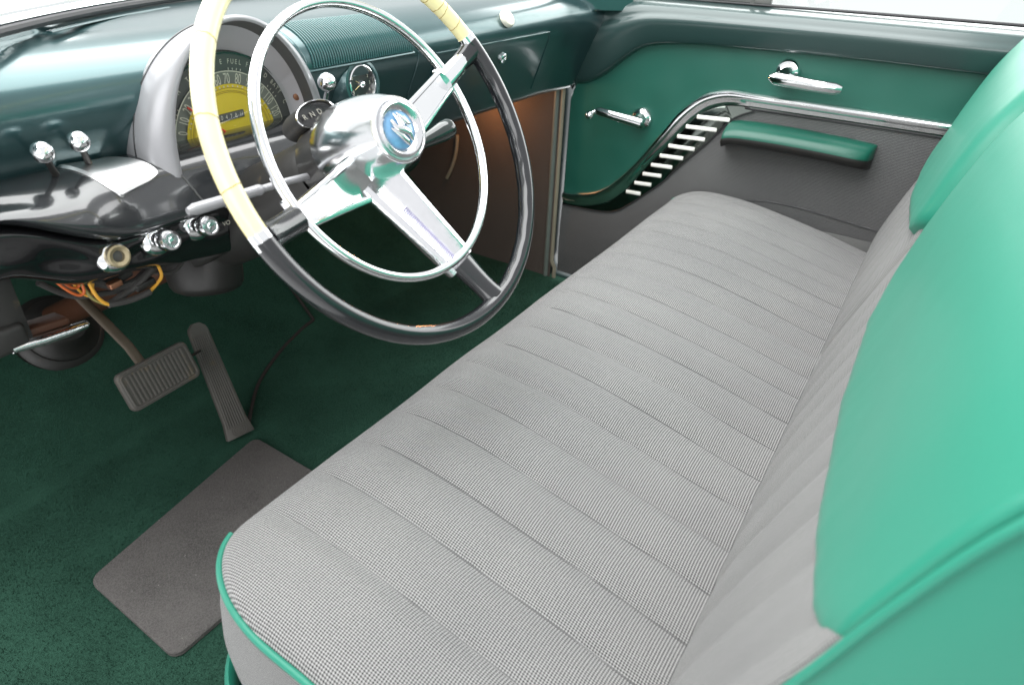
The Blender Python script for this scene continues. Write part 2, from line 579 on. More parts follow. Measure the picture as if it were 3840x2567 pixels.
s = prof_z(.770); c = dash_pt(.32, s) + dash_normal(s) * .004
mb = MB(); mb.lathe(c, dash_normal(s), [(0, .013), (.004, .013), (.006, .011), (.006, .0085), (.003, .008), (.003, .0001)], 24)
mb.build("lock_button", M_chrome, gd)
s = prof_z(.845); c = dash_pt(.325, s)
mb = MB(); mb.lathe(c, dash_normal(s), [(0, .019), (.005, .020), (.010, .018), (.013, .012), (.014, .0001)], 28)
mb.build("ivory_knob", M_ivorybtn, dash)

# clock
ck_c = Vector((-.143, .893, .776))
ax = Vector((0, -1, .12)).normalized()
mb = MB()
mb.lathe(ck_c - ax * .03, ax, [(0, .064), (.02, .058), (.035, .051), (.046, .045), (.051, .041), (.0515, .036), (.044, .0325)], 40)
ck = mb.build("clock", M_dash, dash)
mb = MB(); mb.lathe(ck_c + ax * .013, ax, [(0, .0325), (.004, .0335), (.008, .032), (.009, .030), (.004, .0285), (0, .0285)], 40)
mb.build("bezel", M_chrome, ck)
mb = MB(); mb.lathe(ck_c + ax * .013, ax, [(0, .029), (.0005, .0001)], 32)
mb.build("clock_face", simple("clock_black", (.02, .022, .022), .3, coat=.5), ck)
up = Vector((0, .12, 1)).normalized()
mb = MB()
for k in range(12):
    a = math.pi / 2 - k * math.pi / 6
    d = Vector((1, 0, 0)) * math.cos(a) + up * math.sin(a)
    text_mesh(str(k or 12), .0075, ck_c + ax * .0142 + d * .0225, (1, 0, 0), up, mb)
mb.build("clock_numerals", M_print, ck)
mb = MB()
for a, l in ((150, .013), (205, .018)):
    d = Vector((1, 0, 0)) * math.cos(R(a)) + up * math.sin(R(a))
    mb.tube([ck_c + ax * .0152, ck_c + ax * .0152 + d * l], [.0011, .0006], 6)
mb.build("clock_hands", simple("brass_hand", (.5, .42, .22), .3, metal=.6), ck)
mb = MB(); mb.lathe(ck_c + ax * .013, ax, [(0, .006), (.006, .006), (.009, .004), (.010, .0001)], 20)
mb.build("setting_knob", M_chrome, ck)

# ---- instrument hood: arch of silver paint
HC = (-.406, .735)
def arch(a, b, y, foot=0.0, n=49, zb=0.0):
    """half ellipse arch from left foot over the top to right foot; straight feet of length zb below centre"""
    out = []
    for i in range(n):
        th = math.pi * (1 - i / (n - 1))
        out.append((HC[0] + a * math.cos(th), y, HC[1] + b * math.sin(th)))
    L = [(HC[0] - a - foot * (1 - k / 3) ** 2, y, HC[1] - zb * (1 - k / 3)) for k in range(3)]
    Rr = [(HC[0] + a + foot * (k / 3) ** 2, y, HC[1] - zb * k / 3) for k in range(1, 4)]
    return L + out + Rr
mb = MB()
mb.grid([arch(.150, .110, .95, .012, zb=.022), arch(.158, .150, .91, .012, zb=.022), arch(.160, .163, .885, .014, zb=.026), arch(.157, .166, .872, .016, zb=.028),
         arch(.1545, .168, .862, .018, zb=.03), arch(.150, .172, .854, .018, zb=.03), arch(.142, .1735, .846, .018, zb=.03), arch(.132, .1725, .839, .012, zb=.03), arch(.126, .169, .838, .008, zb=.03), arch(.1235, .1665, .840, .004, zb=.028)])
hood = mb.build("instrument_hood", M_silver, dash, angle=70)
mb = MB()
mb.tube(arch(.1588, .1652, .8795, .016, zb=.028), .0012, 6)
mb.build("hood_seam", M_grey, hood)
mb = MB()
mb.grid([arch(.1235, .1665, .840, .004, zb=.02), arch(.126, .165, .845, zb=.02), arch(.132, .158, .874, zb=.01)])
mb.build("hood_lining", M_dialdark, hood)
mb = MB()
mb.grid([arch(.132, .158, .874, zb=.01), arch(.134, .153, .8765), arch(.119, .124, .9)])
mb.build("reflector_ring", M_silver_in, hood)
mb = MB(); mb.lathe((-.282, .886, .778), (-.35, -1, 0), [(0, .0055), (.003, .0055), (.004, .003), (.004, .0001)], 16)
mb.build("screw", M_copper, hood)
# speedometer
yd = .902
def disc(a0, a1, r0, r1, y, cz=HC[1], cx=-.40, n=40):
    mbx = MB()
    rr = [[(cx + r * math.cos(R(a0 + (a1 - a0) * i / n)), y, cz + r * math.sin(R(a0 + (a1 - a0) * i / n))) for i in range(n + 1)] for r in (r0, (r0 + r1) / 2, r1)]
    mbx.grid(rr)
    return mbx
mb = disc(0, 180, .001, .128, yd)
mb.add([(-.53, yd, .735), (-.27, yd, .735), (-.27, yd, .70), (-.53, yd, .70)], [(0, 1, 2, 3)])
spd = mb.build("speedometer", M_dialdark, dash, smooth=False)
disc(0, 180, .001, .094, yd - .002).build("dial", M_dialgrey, spd, smooth=False)
disc(0, 180, .094, .0955, yd - .0035).build("scale_ring", M_print, spd, smooth=False)
disc(2, 178, .118, .121, yd - .004).build("rim_line", M_grey, spd, smooth=False)
mb = disc(0, 180, .0005, .0775, yd - .004); mb.build("yellow_disc", M_yellow, spd, smooth=False)
mb = MB()
for r_ in (.066, .068, .072):
    mb.tube([(-.40 + r_ * math.cos(R(a)), yd - .0045, HC[1] + r_ * math.sin(R(a))) for a in range(2, 179, 4)], .0003, 4)
mb.build("yellow_disc_lines", M_ivorycrack, spd)
mb = MB()
CT = [(0, 164), (10, 153), (20, 141), (30, 130), (50, 108), (70, 87), (80, 74), (100, 48), (120, 18)]
for k in range(0, 130, 10):
    a = R(interp(CT, k)); d = Vector((math.cos(a), 0, math.sin(a))); tx = Vector((math.sin(a), 0, -math.cos(a)))
    P = Vector((-.40, yd - .006, HC[1])) + d * .0845
    text_mesh(str(k), .021, P, tx, d, mb, xs=.52)
for k in range(0, 125, 5):
    a = R(interp(CT, k)); d = Vector((math.cos(a), 0, math.sin(a)))
    P = Vector((-.40, yd - .006, HC[1]))
    if k > 0: mb.tube([P + d * .0735, P + d * .0755], .0009, 5)
for txt, a in (("O", 155.5), ("I", 152.5), ("L", 149.5), ("H", 134), ("T", 122), ("E", 118), ("M", 113.5), ("P", 109), ("E", 90), ("F", 83.5), ("U", 80), ("E", 76.5), ("L", 73), ("F", 66.5), ("D", 47.5), ("B", 40), ("A", 36.5), ("T", 33), ("T", 29.5), ("C", 20)):
    a = R(a); d = Vector((math.cos(a), 0, math.sin(a))); tx = Vector((math.sin(a), 0, -math.cos(a)))
    text_mesh(txt, .0095, Vector((-.40, yd - .006, HC[1])) + d * .108, tx, d, mb, xs=.8)
for a0 in (152, 118, 78, 35):
    for dd in (-6, -2, 2, 6):
        a = R(a0 + dd); d = Vector((math.cos(a), 0, math.sin(a)))
        P = Vector((-.40, yd - .006, HC[1]))
        mb.tube([P + d * .0965, P + d * .0995], .0005, 4)
mb.build("dial_lettering", M_print, spd, smooth=False)
mb = MB()
a = R(140); d = Vector((math.cos(a), 0, math.sin(a)))
mb.tube([Vector((-.40, yd - .0075, HC[1])) + d * .012, Vector((-.40, yd - .0075, HC[1])) + d * .088], .0014, 6)
mb.build("needle", M_red, spd)
mb = MB(); mb.box((-.400, yd - .005, .7675), (.046, .004, .0105), X=(1, 0, .03), bev=.0008)
odo = mb.build("odometer", M_dialdark, spd)
mb = MB()
for k, ch in enumerate("04781"):
    text_mesh(ch, .009, (-.417 + k * .0082, yd - .0078, .7675), (1, 0, 0), (0, 0, 1), mb, xs=.8)
text_mesh("1", .009, (-.381, yd - .0078, .7675), (1, 0, 0), (0, 0, 1), mb, xs=.8)
mb.build("odometer_figures", M_print, odo, smooth=False)
# black sill below the dial
mb = MB(); mb.grid([[(x, .904, .734) for x in (-.545, -.27)], [(x, .896, .733) for x in (-.545, -.27)], [(x, .893, .727) for x in (-.545, -.27)], [(x, .866, .721) for x in (-.545, -.27)], [(x, .858, .712) for x in (-.545, -.27)]])
mb.build("dial_sill", M_dialdark, dash)
# pane over the dial is left of the hood as one clear lens
mb = disc(0, 180, .0005, .119, .894); mb.build("dial_lens", M_glass, spd)

# ---- control pod: enamel shelf that carries the levers
def pod_row(x):
    e = sstep(-.80, -.66, x)          # left end tapers away
    b = 1 - sstep(-.68, -.60, x)      # bulge of the left part
    f = 1 - e
    L = pod_lift(x)
    return [(.93, .744), (.905, .7475 + .004 * b), (.880, .748 + .005 * b), (.858, .741 + .005 * b + .10 * L), (.843 - .012 * b + .02 * f, .728 + .003 * b + .25 * L),
            (.834 - .018 * b + .02 * f, .712 + .004 * b + .48 * L), (.826 - .020 * b + .02 * f, .694 + .002 * b + .76 * L), (.820 - .012 * b + .02 * f, .678 + .004 * b + L), (.822 - .002 * b + .02 * f, .671 + .004 * b + L), (.834 + .02 * f, .667 + .004 * b + L), (.90, .668 + L)]
def pod_lift(x): return .054 * (1 - sstep(-.775, -.63, x))
def pod_pt(x, t):
    r = spline(pod_row(x), 41)
    y, z = r[int(round(t * 40))]
    return Vector((x, y, z))
mb = MB()
xs = [-.80 + .54 * j / 60 for j in range(61)]
mb.grid([[Vector((x, *r)) for r in spline(pod_row(x), 41)] for x in xs])
pod = mb.build("control_pod", M_grey, dash, angle=60)
def pod_fine(x, t):
    r = pod_row(x); k = len(r) - 1
    u = t * k; a = min(int(u), k - 1); f = u - a
    p0, p1, p2, p3 = r[max(a - 1, 0)], r[a], r[a + 1], r[min(a + 2, k)]
    y, z = (0.5 * (2 * b + (c - q) * f + (2 * q - 5 * b + 4 * c - d) * f * f + (-q + 3 * b - 3 * c + d) * f ** 3) for q, b, c, d in zip(p0, p1, p2, p3))
    return Vector((x, y, z))
def pod_n(x, t):
    a = pod_fine(x, t + .01) - pod_fine(x, t - .01)
    b = pod_fine(x + .002, t) - pod_fine(x - .002, t)
    n = a.cross(b).normalized()
    return n if n.z > 0 or n.y < 0 else -n
mb = MB()
glint_rows, skirt_ = [], []  # pale metal patch shaped as the overhead highlight on the dark shelf
for i in range(25):
    f = i / 24
    rowp = []
    xl = -.656 + .036 * f
    xr = -.598 + .040 * math.sin(math.pi * .5 * min(1, f * 1.25)) - .030 * max(0, (f - .8) / .2) ** 2
    for j in range(25):
        g = j / 24
        x = xl + (xr - xl) * g
        t = .13 + .34 * f - .04 * g * f
        rowp.append(pod_fine(x, t) + pod_n(x, t) * (.0042 if 0 < i < 24 and 0 < j < 24 else .0005))
    glint_rows.append(rowp)
mb.grid(glint_rows)
mb.build("shelf_glint", simple("glint_metal", (.80, .80, .80), .30, metal=1.0, var=.04), pod)
mb = MB(); mb.tube([pod_pt(-.545, .24 + .0145 * i + 0) + Vector((.0009 * i, -.0004, .0006)) for i in range(32)], .0012, 6)
mb.build("pod_joint", M_dialdark, pod)
for b0, k0 in (((-.667, .875, .748), (-.684, .848, .787)), ((-.622, .885, .749), (-.640, .853, .789))):
    mb = MB(); mb.tube([b0, k0], [.0042, .0032], 10)
    lv = mb.build("control_lever", M_blackmatt, dash)
    MB().ball(k0, .0125, 24).build("ball_knob", M_chrome, lv)
# heater lever behind the column
mb = MB(); mb.tube([(-.248, .872, .735), (-.262, .835, .79)], [.0055, .0035], 10)
lv = mb.build("heater_lever", M_chrome_worn, dash)
mb = MB(); mb.ball((-.265, .830, .805), .0145, 24); mb.build("ball_knob", M_chrome, lv)

# ---- black lower dash with pull knobs
def low_row(x):
    k = sstep(-.62, -.40, x) * (1 - sstep(-.36, -.10, x))
    l = 1 - sstep(-.80, -.66, x)
    r = 1 - sstep(-.66, -.54, x)
    w = .004 * noise.noise(Vector((x * 14, 1.2, 0)))
    L = pod_lift(x)
    return [(.90, .672 + L), (.842 + w - .01 * l, .668 + L), (.834 - .006 * l, .655 + .95 * L), (.838 + w + .006 * math.sin(x * 60), .640 + .75 * L), (.842 + .006 * l, .620 + w + .75 * L), (.862, .600 - .018 * k + .055 * l + .010 * r), (.885, .590 - .022 * k + .062 * l + .014 * r), (.93, .592 - .022 * k + .06 * l + .016 * r), (1.02, .61)]
mb = MB()
xs = [-.84 + .80 * j / 80 for j in range(81)]
mb.grid([[Vector((x, *r)) for r in spline(low_row(x), 30)] for x in xs])
low = mb.build("lower_panel", M_black, dash, angle=60)
def pull_knob(x, z, y, knob):
    ax = Vector((0.02, -1, .20)).normalized()
    c = Vector((x, y, z))
    mb = MB(); mb.lathe(c - ax * .004, ax, [(0, .0225), (.006, .0225), (.010, .020), (.013, .015), (.014, .010), (.008, .009)], 32)
    e = mb.build("pull_switch", M_chrome, dash)
    if knob:
        mb = MB(); mb.lathe(c, ax, [(.002, .0075), (.018, .0075), (.019, .011), (.024, .0145), (.036, .0140), (.040, .0125), (.041, .0095), (.040, .0085), (.040, .006), (.0425, .0045), (.043, .0001)], 28)
        mb.build("knob", M_chrome_worn, e)
    else:
        mb = MB(); mb.lathe(c, ax, [(.006, .0145), (.018, .0145), (.019, .012), (.017, .0075), (.012, .007)], 28)
        mb.build("socket_ring", simple("brass_ring", (.45, .38, .24), .35, metal=.8), e)
        mb = MB(); mb.lathe(c, ax, [(.004, .0085), (.012, .0075), (.013, .0001)], 20)
        mb.build("socket_core", M_dialdark, e)
    return e
pull_knob(-.650, .648, .840, False)
pull_knob(-.590, .650, .840, True)
pull_knob(-.531, .651, .840, True)
mb = MB()
text_mesh("VO", .009, (-.485, .8335, .640), (1, 0, 0), (0, 0.1, 1), mb)
mb.build("switch_lettering", M_print, low, smooth=False)
for x in (-.60, -.545, -.475):
    mb = MB(); mb.lathe((x, .838, .664), (.0, -1, -.15), [(0, .0065), (.003, .0065), (.0045, .004), (.005, .0001)], 16, sq=(.6, 1.5))
    mb.build("rivet", M_chrome_worn, low)

# ================================================================= STEERING WHEEL
A30 = R(30)
WN = Vector((0, -math.cos(A30), math.sin(A30)))
WU = Vector((1, 0, 0)); WV = Vector((0, .5, math.cos(A30)))
WC = Vector((-.42, .545, .793))
def wp(u, v, o=0): return WC + WU * u + WV * v + WN * o
def wr(r, a, o=0): return wp(r * math.cos(R(a)), r * math.sin(R(a)), o)
wh = thing("steering_wheel", "large black steering wheel with a yellowed upper rim and chrome horn ring", "steering wheel", WC)
RR = .2355
def rim_arc(a0, a1, r, n, name, mat, wave=False, par=wh, sq=(1, 1)):
    path, rad = [], []
    for i in range(n + 1):
        a = a0 + (a1 - a0) * i / n
        path.append(wr(RR, a)); rad.append(r)
    mbx = MB(); mbx.tube(path, rad, 20, up=tuple(WN), sq=sq)
    if wave:
        k = 0
        for vi in range(len(mbx.v)):
            p = Vector(mbx.v[vi]); q = p - WC
            u, v = q.dot(WU), q.dot(WV); rr = math.hypot(u, v); a = math.degrees(math.atan2(v, u)) % 360
            if rr < RR - .004 and q.dot(WN) < .009:
                d = -.0007 * (0.5 + 0.5 * math.cos(R(a) * 36)) * (1 if (a > 285 or a < 24) else .25)
                e = Vector((WU * u + WV * v)) / rr
                mbx.v[vi] = tuple(p + e * (-d))
    return mbx.build(name, mat, par, angle=60)
rim = rim_arc(191.5, 385.5, .0116, 220, "rim", M_wheel, True, sq=(1.08, 1.0))
grip = rim_arc(27.5, 189.5, .0107, 140, "yellow_grip", M_ivory)
mb = MB()
for a in (33, 38.5, 41, 46, 161.5, 178, 142, 118, 96, 74):
    ring = []
    for j in range(20):
        th = 2 * math.pi * j / 20
        aa = a + .5 * math.sin(th + a) + random.uniform(-.12, .12)
        ring.append(wr(RR + .01075 * math.cos(th), aa, .01075 * math.sin(th)))
    mb.tube(ring, .00045, 5, closed=True)
mb.build("crack_lines", M_ivorycrack, grip, kind='stuff')
for a0, a1 in ((24.0, 27.8), (189.2, 193.2)):
    rim_arc(a0, a1, .0117, 8, "ferrule", M_chrome)
# horn ring
rad = .171
mb = MB()
mb.tube([wr(rad - .001, 360 * i / 160, -.019) + WV * .009 for i in range(160)], .0068, 14, sq=(1.1, .85), up=tuple(WN), closed=True)
hr = mb.build("horn_ring", M_chrome, wh, angle=60)

# hub: bullet of chrome
E0, B0 = wp(-.003, .013, .016), wp(.008, .029, -.108)
hax = (E0 - B0).normalized(); L = (E0 - B0).length
mb = MB()
mb.lathe(B0, hax, [(-.002, .046), (0, .049), (.006, .0515), (.03, .0545), (.06, .0540), (.085, .0505), (.102, .0462), (L - .013, .0425), (L - .006, .0405), (L - .001, .0385), (L, .036), (L - .003, .033)], 48)
hub = mb.build("hub", M_hub, wh, angle=60)
mb = MB(); mb.lathe(E0, hax, [(-.006, .034), (.001, .033), (.003, .030), (.0015, .0265), (-.001, .0235), (-.002, .0225)], 40)
mb.build("emblem_ring", M_chrome_worn, hub)
mb = MB(); mb.lathe(E0, hax, [(-.003, .0235), (-.001, .020), (.001, .012), (.0016, .0001)], 36)
mb.build("emblem_disc", M_blue, hub)
# raised silver crest on the blue disc
hu = (WU - hax * hax.dot(WU)).normalized(); hv = hax.cross(hu)
if hv.z < 0: hv = -hv
mb = MB()
def ep(u, v, o): return E0 + hu * u * 1.08 + hv * v * 1.08 + hax * (o + .0006)
mb.tube([ep(-.012, .012, .0018), ep(-.009, .003, .003), ep(-.002, -.001, .0036), ep(.006, -.006, .003), ep(.009, -.015, .002)], [.002, .0035, .0055, .004, .0015], 10)
mb.tube([ep(-.015, .004, .0015), ep(-.006, -.006, .003), ep(0, -.014, .0026), ep(.003, -.019, .0018)], [.001, .0035, .0035, .001], 10)
mb.tube([ep(-.001, .018, .0015), ep(.003, .010, .003), ep(.008, .004, .003), ep(.014, .003, .0015)], [.001, .0028, .0028, .001], 10)
mb.tube([ep(-.001, .003, .0036), ep(-.003, .011, .003), ep(-.006, .018, .0018)], [.004, .003, .0008], 10)
mb.build("emblem_crest", M_chrome_worn, hub)

# spokes: trough-shaped chrome bars out to the horn ring, black stems on to the rim
def spoke(A, w0, B, w1, th=.014, mat=M_chrome, n=12):
    a_, b_ = wp(*A), wp(*B)
    d = (b_ - a_).normalized(); p = WN.cross(d).normalized(); q = d.cross(p)
    rows = []
    for i in range(n + 1):
        f = i / n
        c = a_ + (b_ - a_) * f; w = w0 + (w1 - w0) * f ** .8
        prof = [(-.92, -th), (-1.0, -th * .6), (-1.0, -.003), (-.96, -.0006), (-.90, .0), (-.74, .0006), (-.66, -.0016), (0, -.0030), (.66, -.0016), (.74, .0006), (.90, 0), (.96, -.0006), (1.0, -.003), (1.0, -th * .6), (.92, -th), (0, -th - .003)]
        rows.append([c + p * w * x + q * z for x, z in prof])
    mbx = MB(); mbx.grid(rows, closed_u=True)
    b = len(mbx.v); k = 16
    mbx.f.append(tuple(range(k))); mbx.f.append(tuple(b - k + j for j in reversed(range(k))))
    return mbx.build("spoke", mat, wh, angle=40), a_, b_, p, q
spoke((.020, .004, -.030), .025, (.156, .0635, -.016), .0165)
sb, a_, b_, p, q = spoke((-.020, -.022, -.034), .037, (.032, -.166, -.014), .0275, mat=M_chrome_worn)
spoke((-.015, -.016, -.040), .036, (-.170, -.039, -.016), .0145, th=.024)
mb = MB()
for k in range(34):
    f = .34 + .60 * k / 33
    c = a_ + (b_ - a_) * f - q * .0022 - p * (.0085 - .004 * f)
    mb.tube([c - p * .0042, c + p * .0042], .0010, 6)
mb.build("spoke_ridges", simple("violet_enamel", (.16, .14, .30), .3), sb, kind='stuff')
# stems
def stem(A, B, ra, rb):
    mbx = MB()
    a_, b_ = wp(*A), wp(*B)
    mbx.tube([a_ + (b_ - a_) * i / 8 for i in range(9)], [ra + (rb - ra) * (i / 8) + .004 * (i / 8) ** 4 for i in range(9)], 16, sq=(.8, 1.15), up=tuple(WN))
    return mbx.build("spoke_stem", M_wheel, wh, angle=60)
stem((.034, -.166, -.020), (.048, -.226, -.002), .0175, .0125)
stem((-.168, -.038, -.020), (-.224, -.046, -.002), .0135, .011)
stem((.172, .071, -.015), (.213, .090, -.002), .0120, .0110)
mb = MB(); mb.tube([wp(.150, .062, -.018), wp(.175, .073, -.012), wp(.196, .083, -.006)], [.0130, .0125, .0095], 16, sq=(.8, 1.1), up=tuple(WN))
mb.build("spoke_sleeve", M_chrome, wh)
# lugs that clip the horn ring to the spokes
for u, v in ((.156, .066), (-.165, -.030), (.036, -.158)):
    e = (WU * u + WV * (v - .009)).normalized()
    mb = MB(); mb.box(wp(u, v, -.024), (.034, .014, .010), X=tuple(WN.cross(e)), Y=tuple(e), bev=.003)
    mb.build("ring_lug", M_chrome_worn, hr)

# ================================================================= STEERING COLUMN
col = thing("steering_column", "black steering column with chipped paint, gear quadrant and shift lever", "steering column", (-.42, .85, .618))
def cp(t, u=0, v=0): return WC - WN * t + WU * u + WV * v
mb = MB()
mb.lathe(cp(.10, .006, .022), -WN, [(0, .040), (.004, .0475), (.012, .0485), (.045, .0495), (.048, .0465), (.05, .0465)], 40)
mb.build("column_collar", simple("worn_brassy_black", (.022, .021, .02), .35, var=.4, scale=14, coat=.3, dirt=(.15, .12, .05), dirt_amt=(.55, .68)), col)
mb = MB()
mb.lathe(cp(.15, .004, .014), -WN, [(0, .046), (.01, .050), (.07, .054), (.14, .060), (.20, .064), (.30, .060)], 40)
mb.build("column_jacket", M_blackmatt, col)
mb = MB()
mb.lathe(cp(.098, .007, .024), -WN, [(0, .046), (.002, .0505), (.006, .0505), (.008, .047)], 40)
mb.build("column_ring", M_chrome_worn, col)
# gear quadrant window on the top of the collar
qc = Vector((-.408, .700, .802)); qx = Vector((1, .05, .10)).normalized(); qn = Vector((-.10, -.72, .55)).normalized()
qy = qn.cross(qx).normalized()
mb = MB(); mb.lathe(qc - qn * .004, qn, [(-.028, .040), (-.006, .034), (0, .0325), (.004, .0315), (.005, .029), (.002, .0275)], 36, sq=(.55, 1.0), up=tuple(qy))
quad = mb.build("gear_quadrant", M_blackmatt, col)
mb = MB(); mb.lathe(qc, qn, [(-.001, .0325), (.0015, .0328), (.0022, .0316), (.0012, .0304)], 36, sq=(.55, 1.0), up=tuple(qy))
mb.build("quadrant_frame", M_chrome, quad)
mb = MB(); mb.lathe(qc, qn, [(-.001, .030), (-.0005, .0001)], 36, sq=(.55, 1.0), up=tuple(qy))
mb.build("quadrant_face", M_black, quad)
mb = MB()
for k, ch in enumerate("RNDL"):
    text_mesh(ch, .0105, qc + qn * .0008 + qx * (-.020 + .0135 * k) + qy * .001, qx, qy, mb)
mb.build("quadrant_letters", simple("faded_print", (.30, .29, .25), .6), quad, smooth=False)
# turn signal lever
mb = MB(); mb.tube([(-.44, .672, .735), (-.50, .665, .742), (-.545, .662, .744)], [.005, .0045, .0045], 12)
sl = mb.build("signal_lever", M_silver, col)
mb = MB(); mb.tube([(-.538, .662, .744), (-.543, .662, .744), (-.55, .662, .7443), (-.60, .660, .746), (-.632, .659, .747), (-.640, .659, .747)], [.0045, .0068, .0062, .0066, .0068, .004], 14)
mb.build("lever_sleeve", M_silver, sl)
# shift lever
mb = MB(); mb.tube([(-.38, .735, .70), (-.30, .72, .708), (-.20, .70, .717)], [.007, .006, .0055], 12)
gl = mb.build("shift_lever", M_chrome, col)
mb = MB(); mb.lathe((-.205, .701, .7165), (.075, -.006, .013), [(0, .007), (.006, .009), (.02, .0115), (.055, .0165), (.072, .0175), (.079, .0150), (.082, .0001)], 24)
mb.build("shift_knob", simple("black_knob", (.012, .02, .018), .12, coat=.6), gl)
mb = MB(); mb.lathe((-.205, .701, .7165), (.075, -.006, .013), [(-.012, .007), (-.002, .0095), (.004, .0098), (.009, .0085)], 20)
mb.build("knob_collar", M_chrome, gl)
# lower tube, rusty, going down to a rubber boot on the toe board
c0, c1 = Vector((-.425, .93, .575)), Vector((-.507, 1.55, .238))
ad = (c1 - c0).normalized()
mb = MB(); mb.tube([c0, c0 + (c1 - c0) * .5, c1], .028, 24)
mb.build("lower_tube", M_rust, col)
bo = Vector((-.502, 1.553, .198)); bn = (Vector((0, -.643, .766)) * .6 - ad * .4).normalized()
mb = MB(); mb.lathe(bo, bn, [(-.02, .094), (.006, .093), (.012, .086), (.016, .074), (.024, .072), (.030, .076), (.036, .070), (.044, .056), (.058, .050), (.066, .042), (.066, .030)], 40)
mb.build("floor_boot", M_darkrub, col)
mb = MB(); mb.box((-.42, .925, .575), (.13, .10, .05), X=(1, 0, 0), Y=(0, .866, -.5), bev=.008)
mb.build("column_clamp", M_darkrub, col)

# ================================================================= UNDER THE DASH
wires = thing("wiring_harness", "loose orange and amber wires hanging under the black lower dash", "wires", (-.62, .90, .58))
def wire(pts, r, mat, name):
    mbx = MB(); mbx.tube(spline(pts, 24), r, 8); return mbx.build(name, mat, wires)
def P(x, y, z): return (x, y, z)
wire([(-.712, .885, .632), (-.700, .88, .608), (-.688, .88, .594), (-.680, .88, .597), (-.677, .89, .618)], .0019, M_orange, "orange_wire")
wire([(-.697, .895, .618), (-.692, .885, .606), (-.683, .885, .603), (-.676, .885, .615)], .0020, M_orange, "orange_wire")
wire([(-.673, .880, .622), (-.671, .875, .592), (-.665, .875, .576), (-.657, .875, .567)], .0024, M_amber, "amber_wire")
wire([(-.659, .875, .568), (-.635, .875, .563), (-.616, .875, .562), (-.600, .875, .563)], .0046, M_wirec, "black_loom")
wire([(-.602, .876, .562), (-.585, .88, .568), (-.575, .88, .579), (-.576, .885, .602)], .0024, M_amber, "amber_wire")
wire([(-.680, .885, .612), (-.674, .88, .584), (-.660, .878, .568)], .0022, simple("olive_wire", (.22, .20, .06), .5), "olive_wire")
wire([(-.663, .895, .600), (-.633, .89, .581), (-.602, .89, .579), (-.568, .89, .592)], .0060, M_wirec, "black_loom")
wire([(-.655, .88, .566), (-.627, .885, .570), (-.613, .885, .574), (-.583, .885, .590)], .0050, M_wirec, "black_loom")
wire([(-.668, .90, .602), (-.641, .895, .588), (-.608, .90, .590)], .0065, M_wirec, "black_loom")
wire([(-.72, .90, .62), (-.69, .90, .588), (-.655, .895, .577), (-.62, .895, .572), (-.585, .90, .585)], .0042, M_wirec, "black_loom")
wire([(-.60, .90, .60), (-.57, .895, .575), (-.545, .895, .570), (-.52, .90, .585)], .0034, M_wirec, "black_loom")
wire([(-.69, .89, .625), (-.683, .885, .596), (-.672, .885, .585), (-.662, .89, .60)], .0018, M_amber, "amber_wire")
mb = MB(); mb.box((-.600, .884, .572), (.03, .011, .011), X=(1, 0, .1), bev=.003); mb.build("connector_sleeve", M_darkrub, wires)
mb = MB(); mb.box((-.640, .882, .590), (.018, .012, .009), X=(1, 0, .1), bev=.002); mb.build("fuse_clip", M_copper, wires)

vent = thing("fresh_air_duct", "black round fresh air duct hanging below the dash above the carpet", "air duct", (-.45, 1.0, .50))
vc = Vector((-.435, 1.01, .505)); va = Vector((.15, .25, 1)).normalized()
mb = MB(); mb.lathe(vc, va, [(-.050, .0001), (-.049, .050), (-.043, .062), (-.034, .068), (.012, .074), (.018, .070), (.020, .055), (.028, .052), (.034, .054), (.040, .050), (.12, .046)], 36, sq=(.8, 1.15))
mb.build("duct_body", M_darkrub, vent)
mb = MB(); mb.tube([vc + va * .024 + Vector((.060 * math.cos(a), .045 * math.sin(a), 0)) for a in [2 * math.pi * i / 32 for i in range(32)]], .004, 8, closed=True)
mb.build("duct_clamp", M_darkrub, vent)

hb = thing("parking_brake", "bare steel parking brake handle on a dark bracket at the left under the dash", "brake handle", (-.77, .9, .6))
mb = MB(); mb.grid([[(-.800, .875, z), (-.775, .868, z), (-.755 - .02 * (.66 - z), .872, z), (-.750 - .02 * (.66 - z), .90, z)] for z in (.67, .64, .61, .585, .568)])
mb.box((-.785, .88, .578), (.045, .04, .035), bev=.008)
mb.build("bracket", M_blackmatt, hb)
mb = MB(); mb.tube([(-.785, .868, .566), (-.767, .868, .564), (-.75, .870, .560), (-.72, .874, .5555), (-.695, .877, .5535), (-.690, .877, .5535)], [.008, .0095, .0095, .009, .0075, .004], 14, sq=(.75, 1.1))
mb.build("handle_bar", M_chrome_worn, hb)
mb = MB(); mb.box((-.745, .890, .570), (.07, .03, .010), X=(1, .1, -.12), bev=.003)
mb.build("pull_plate", M_rust, hb)

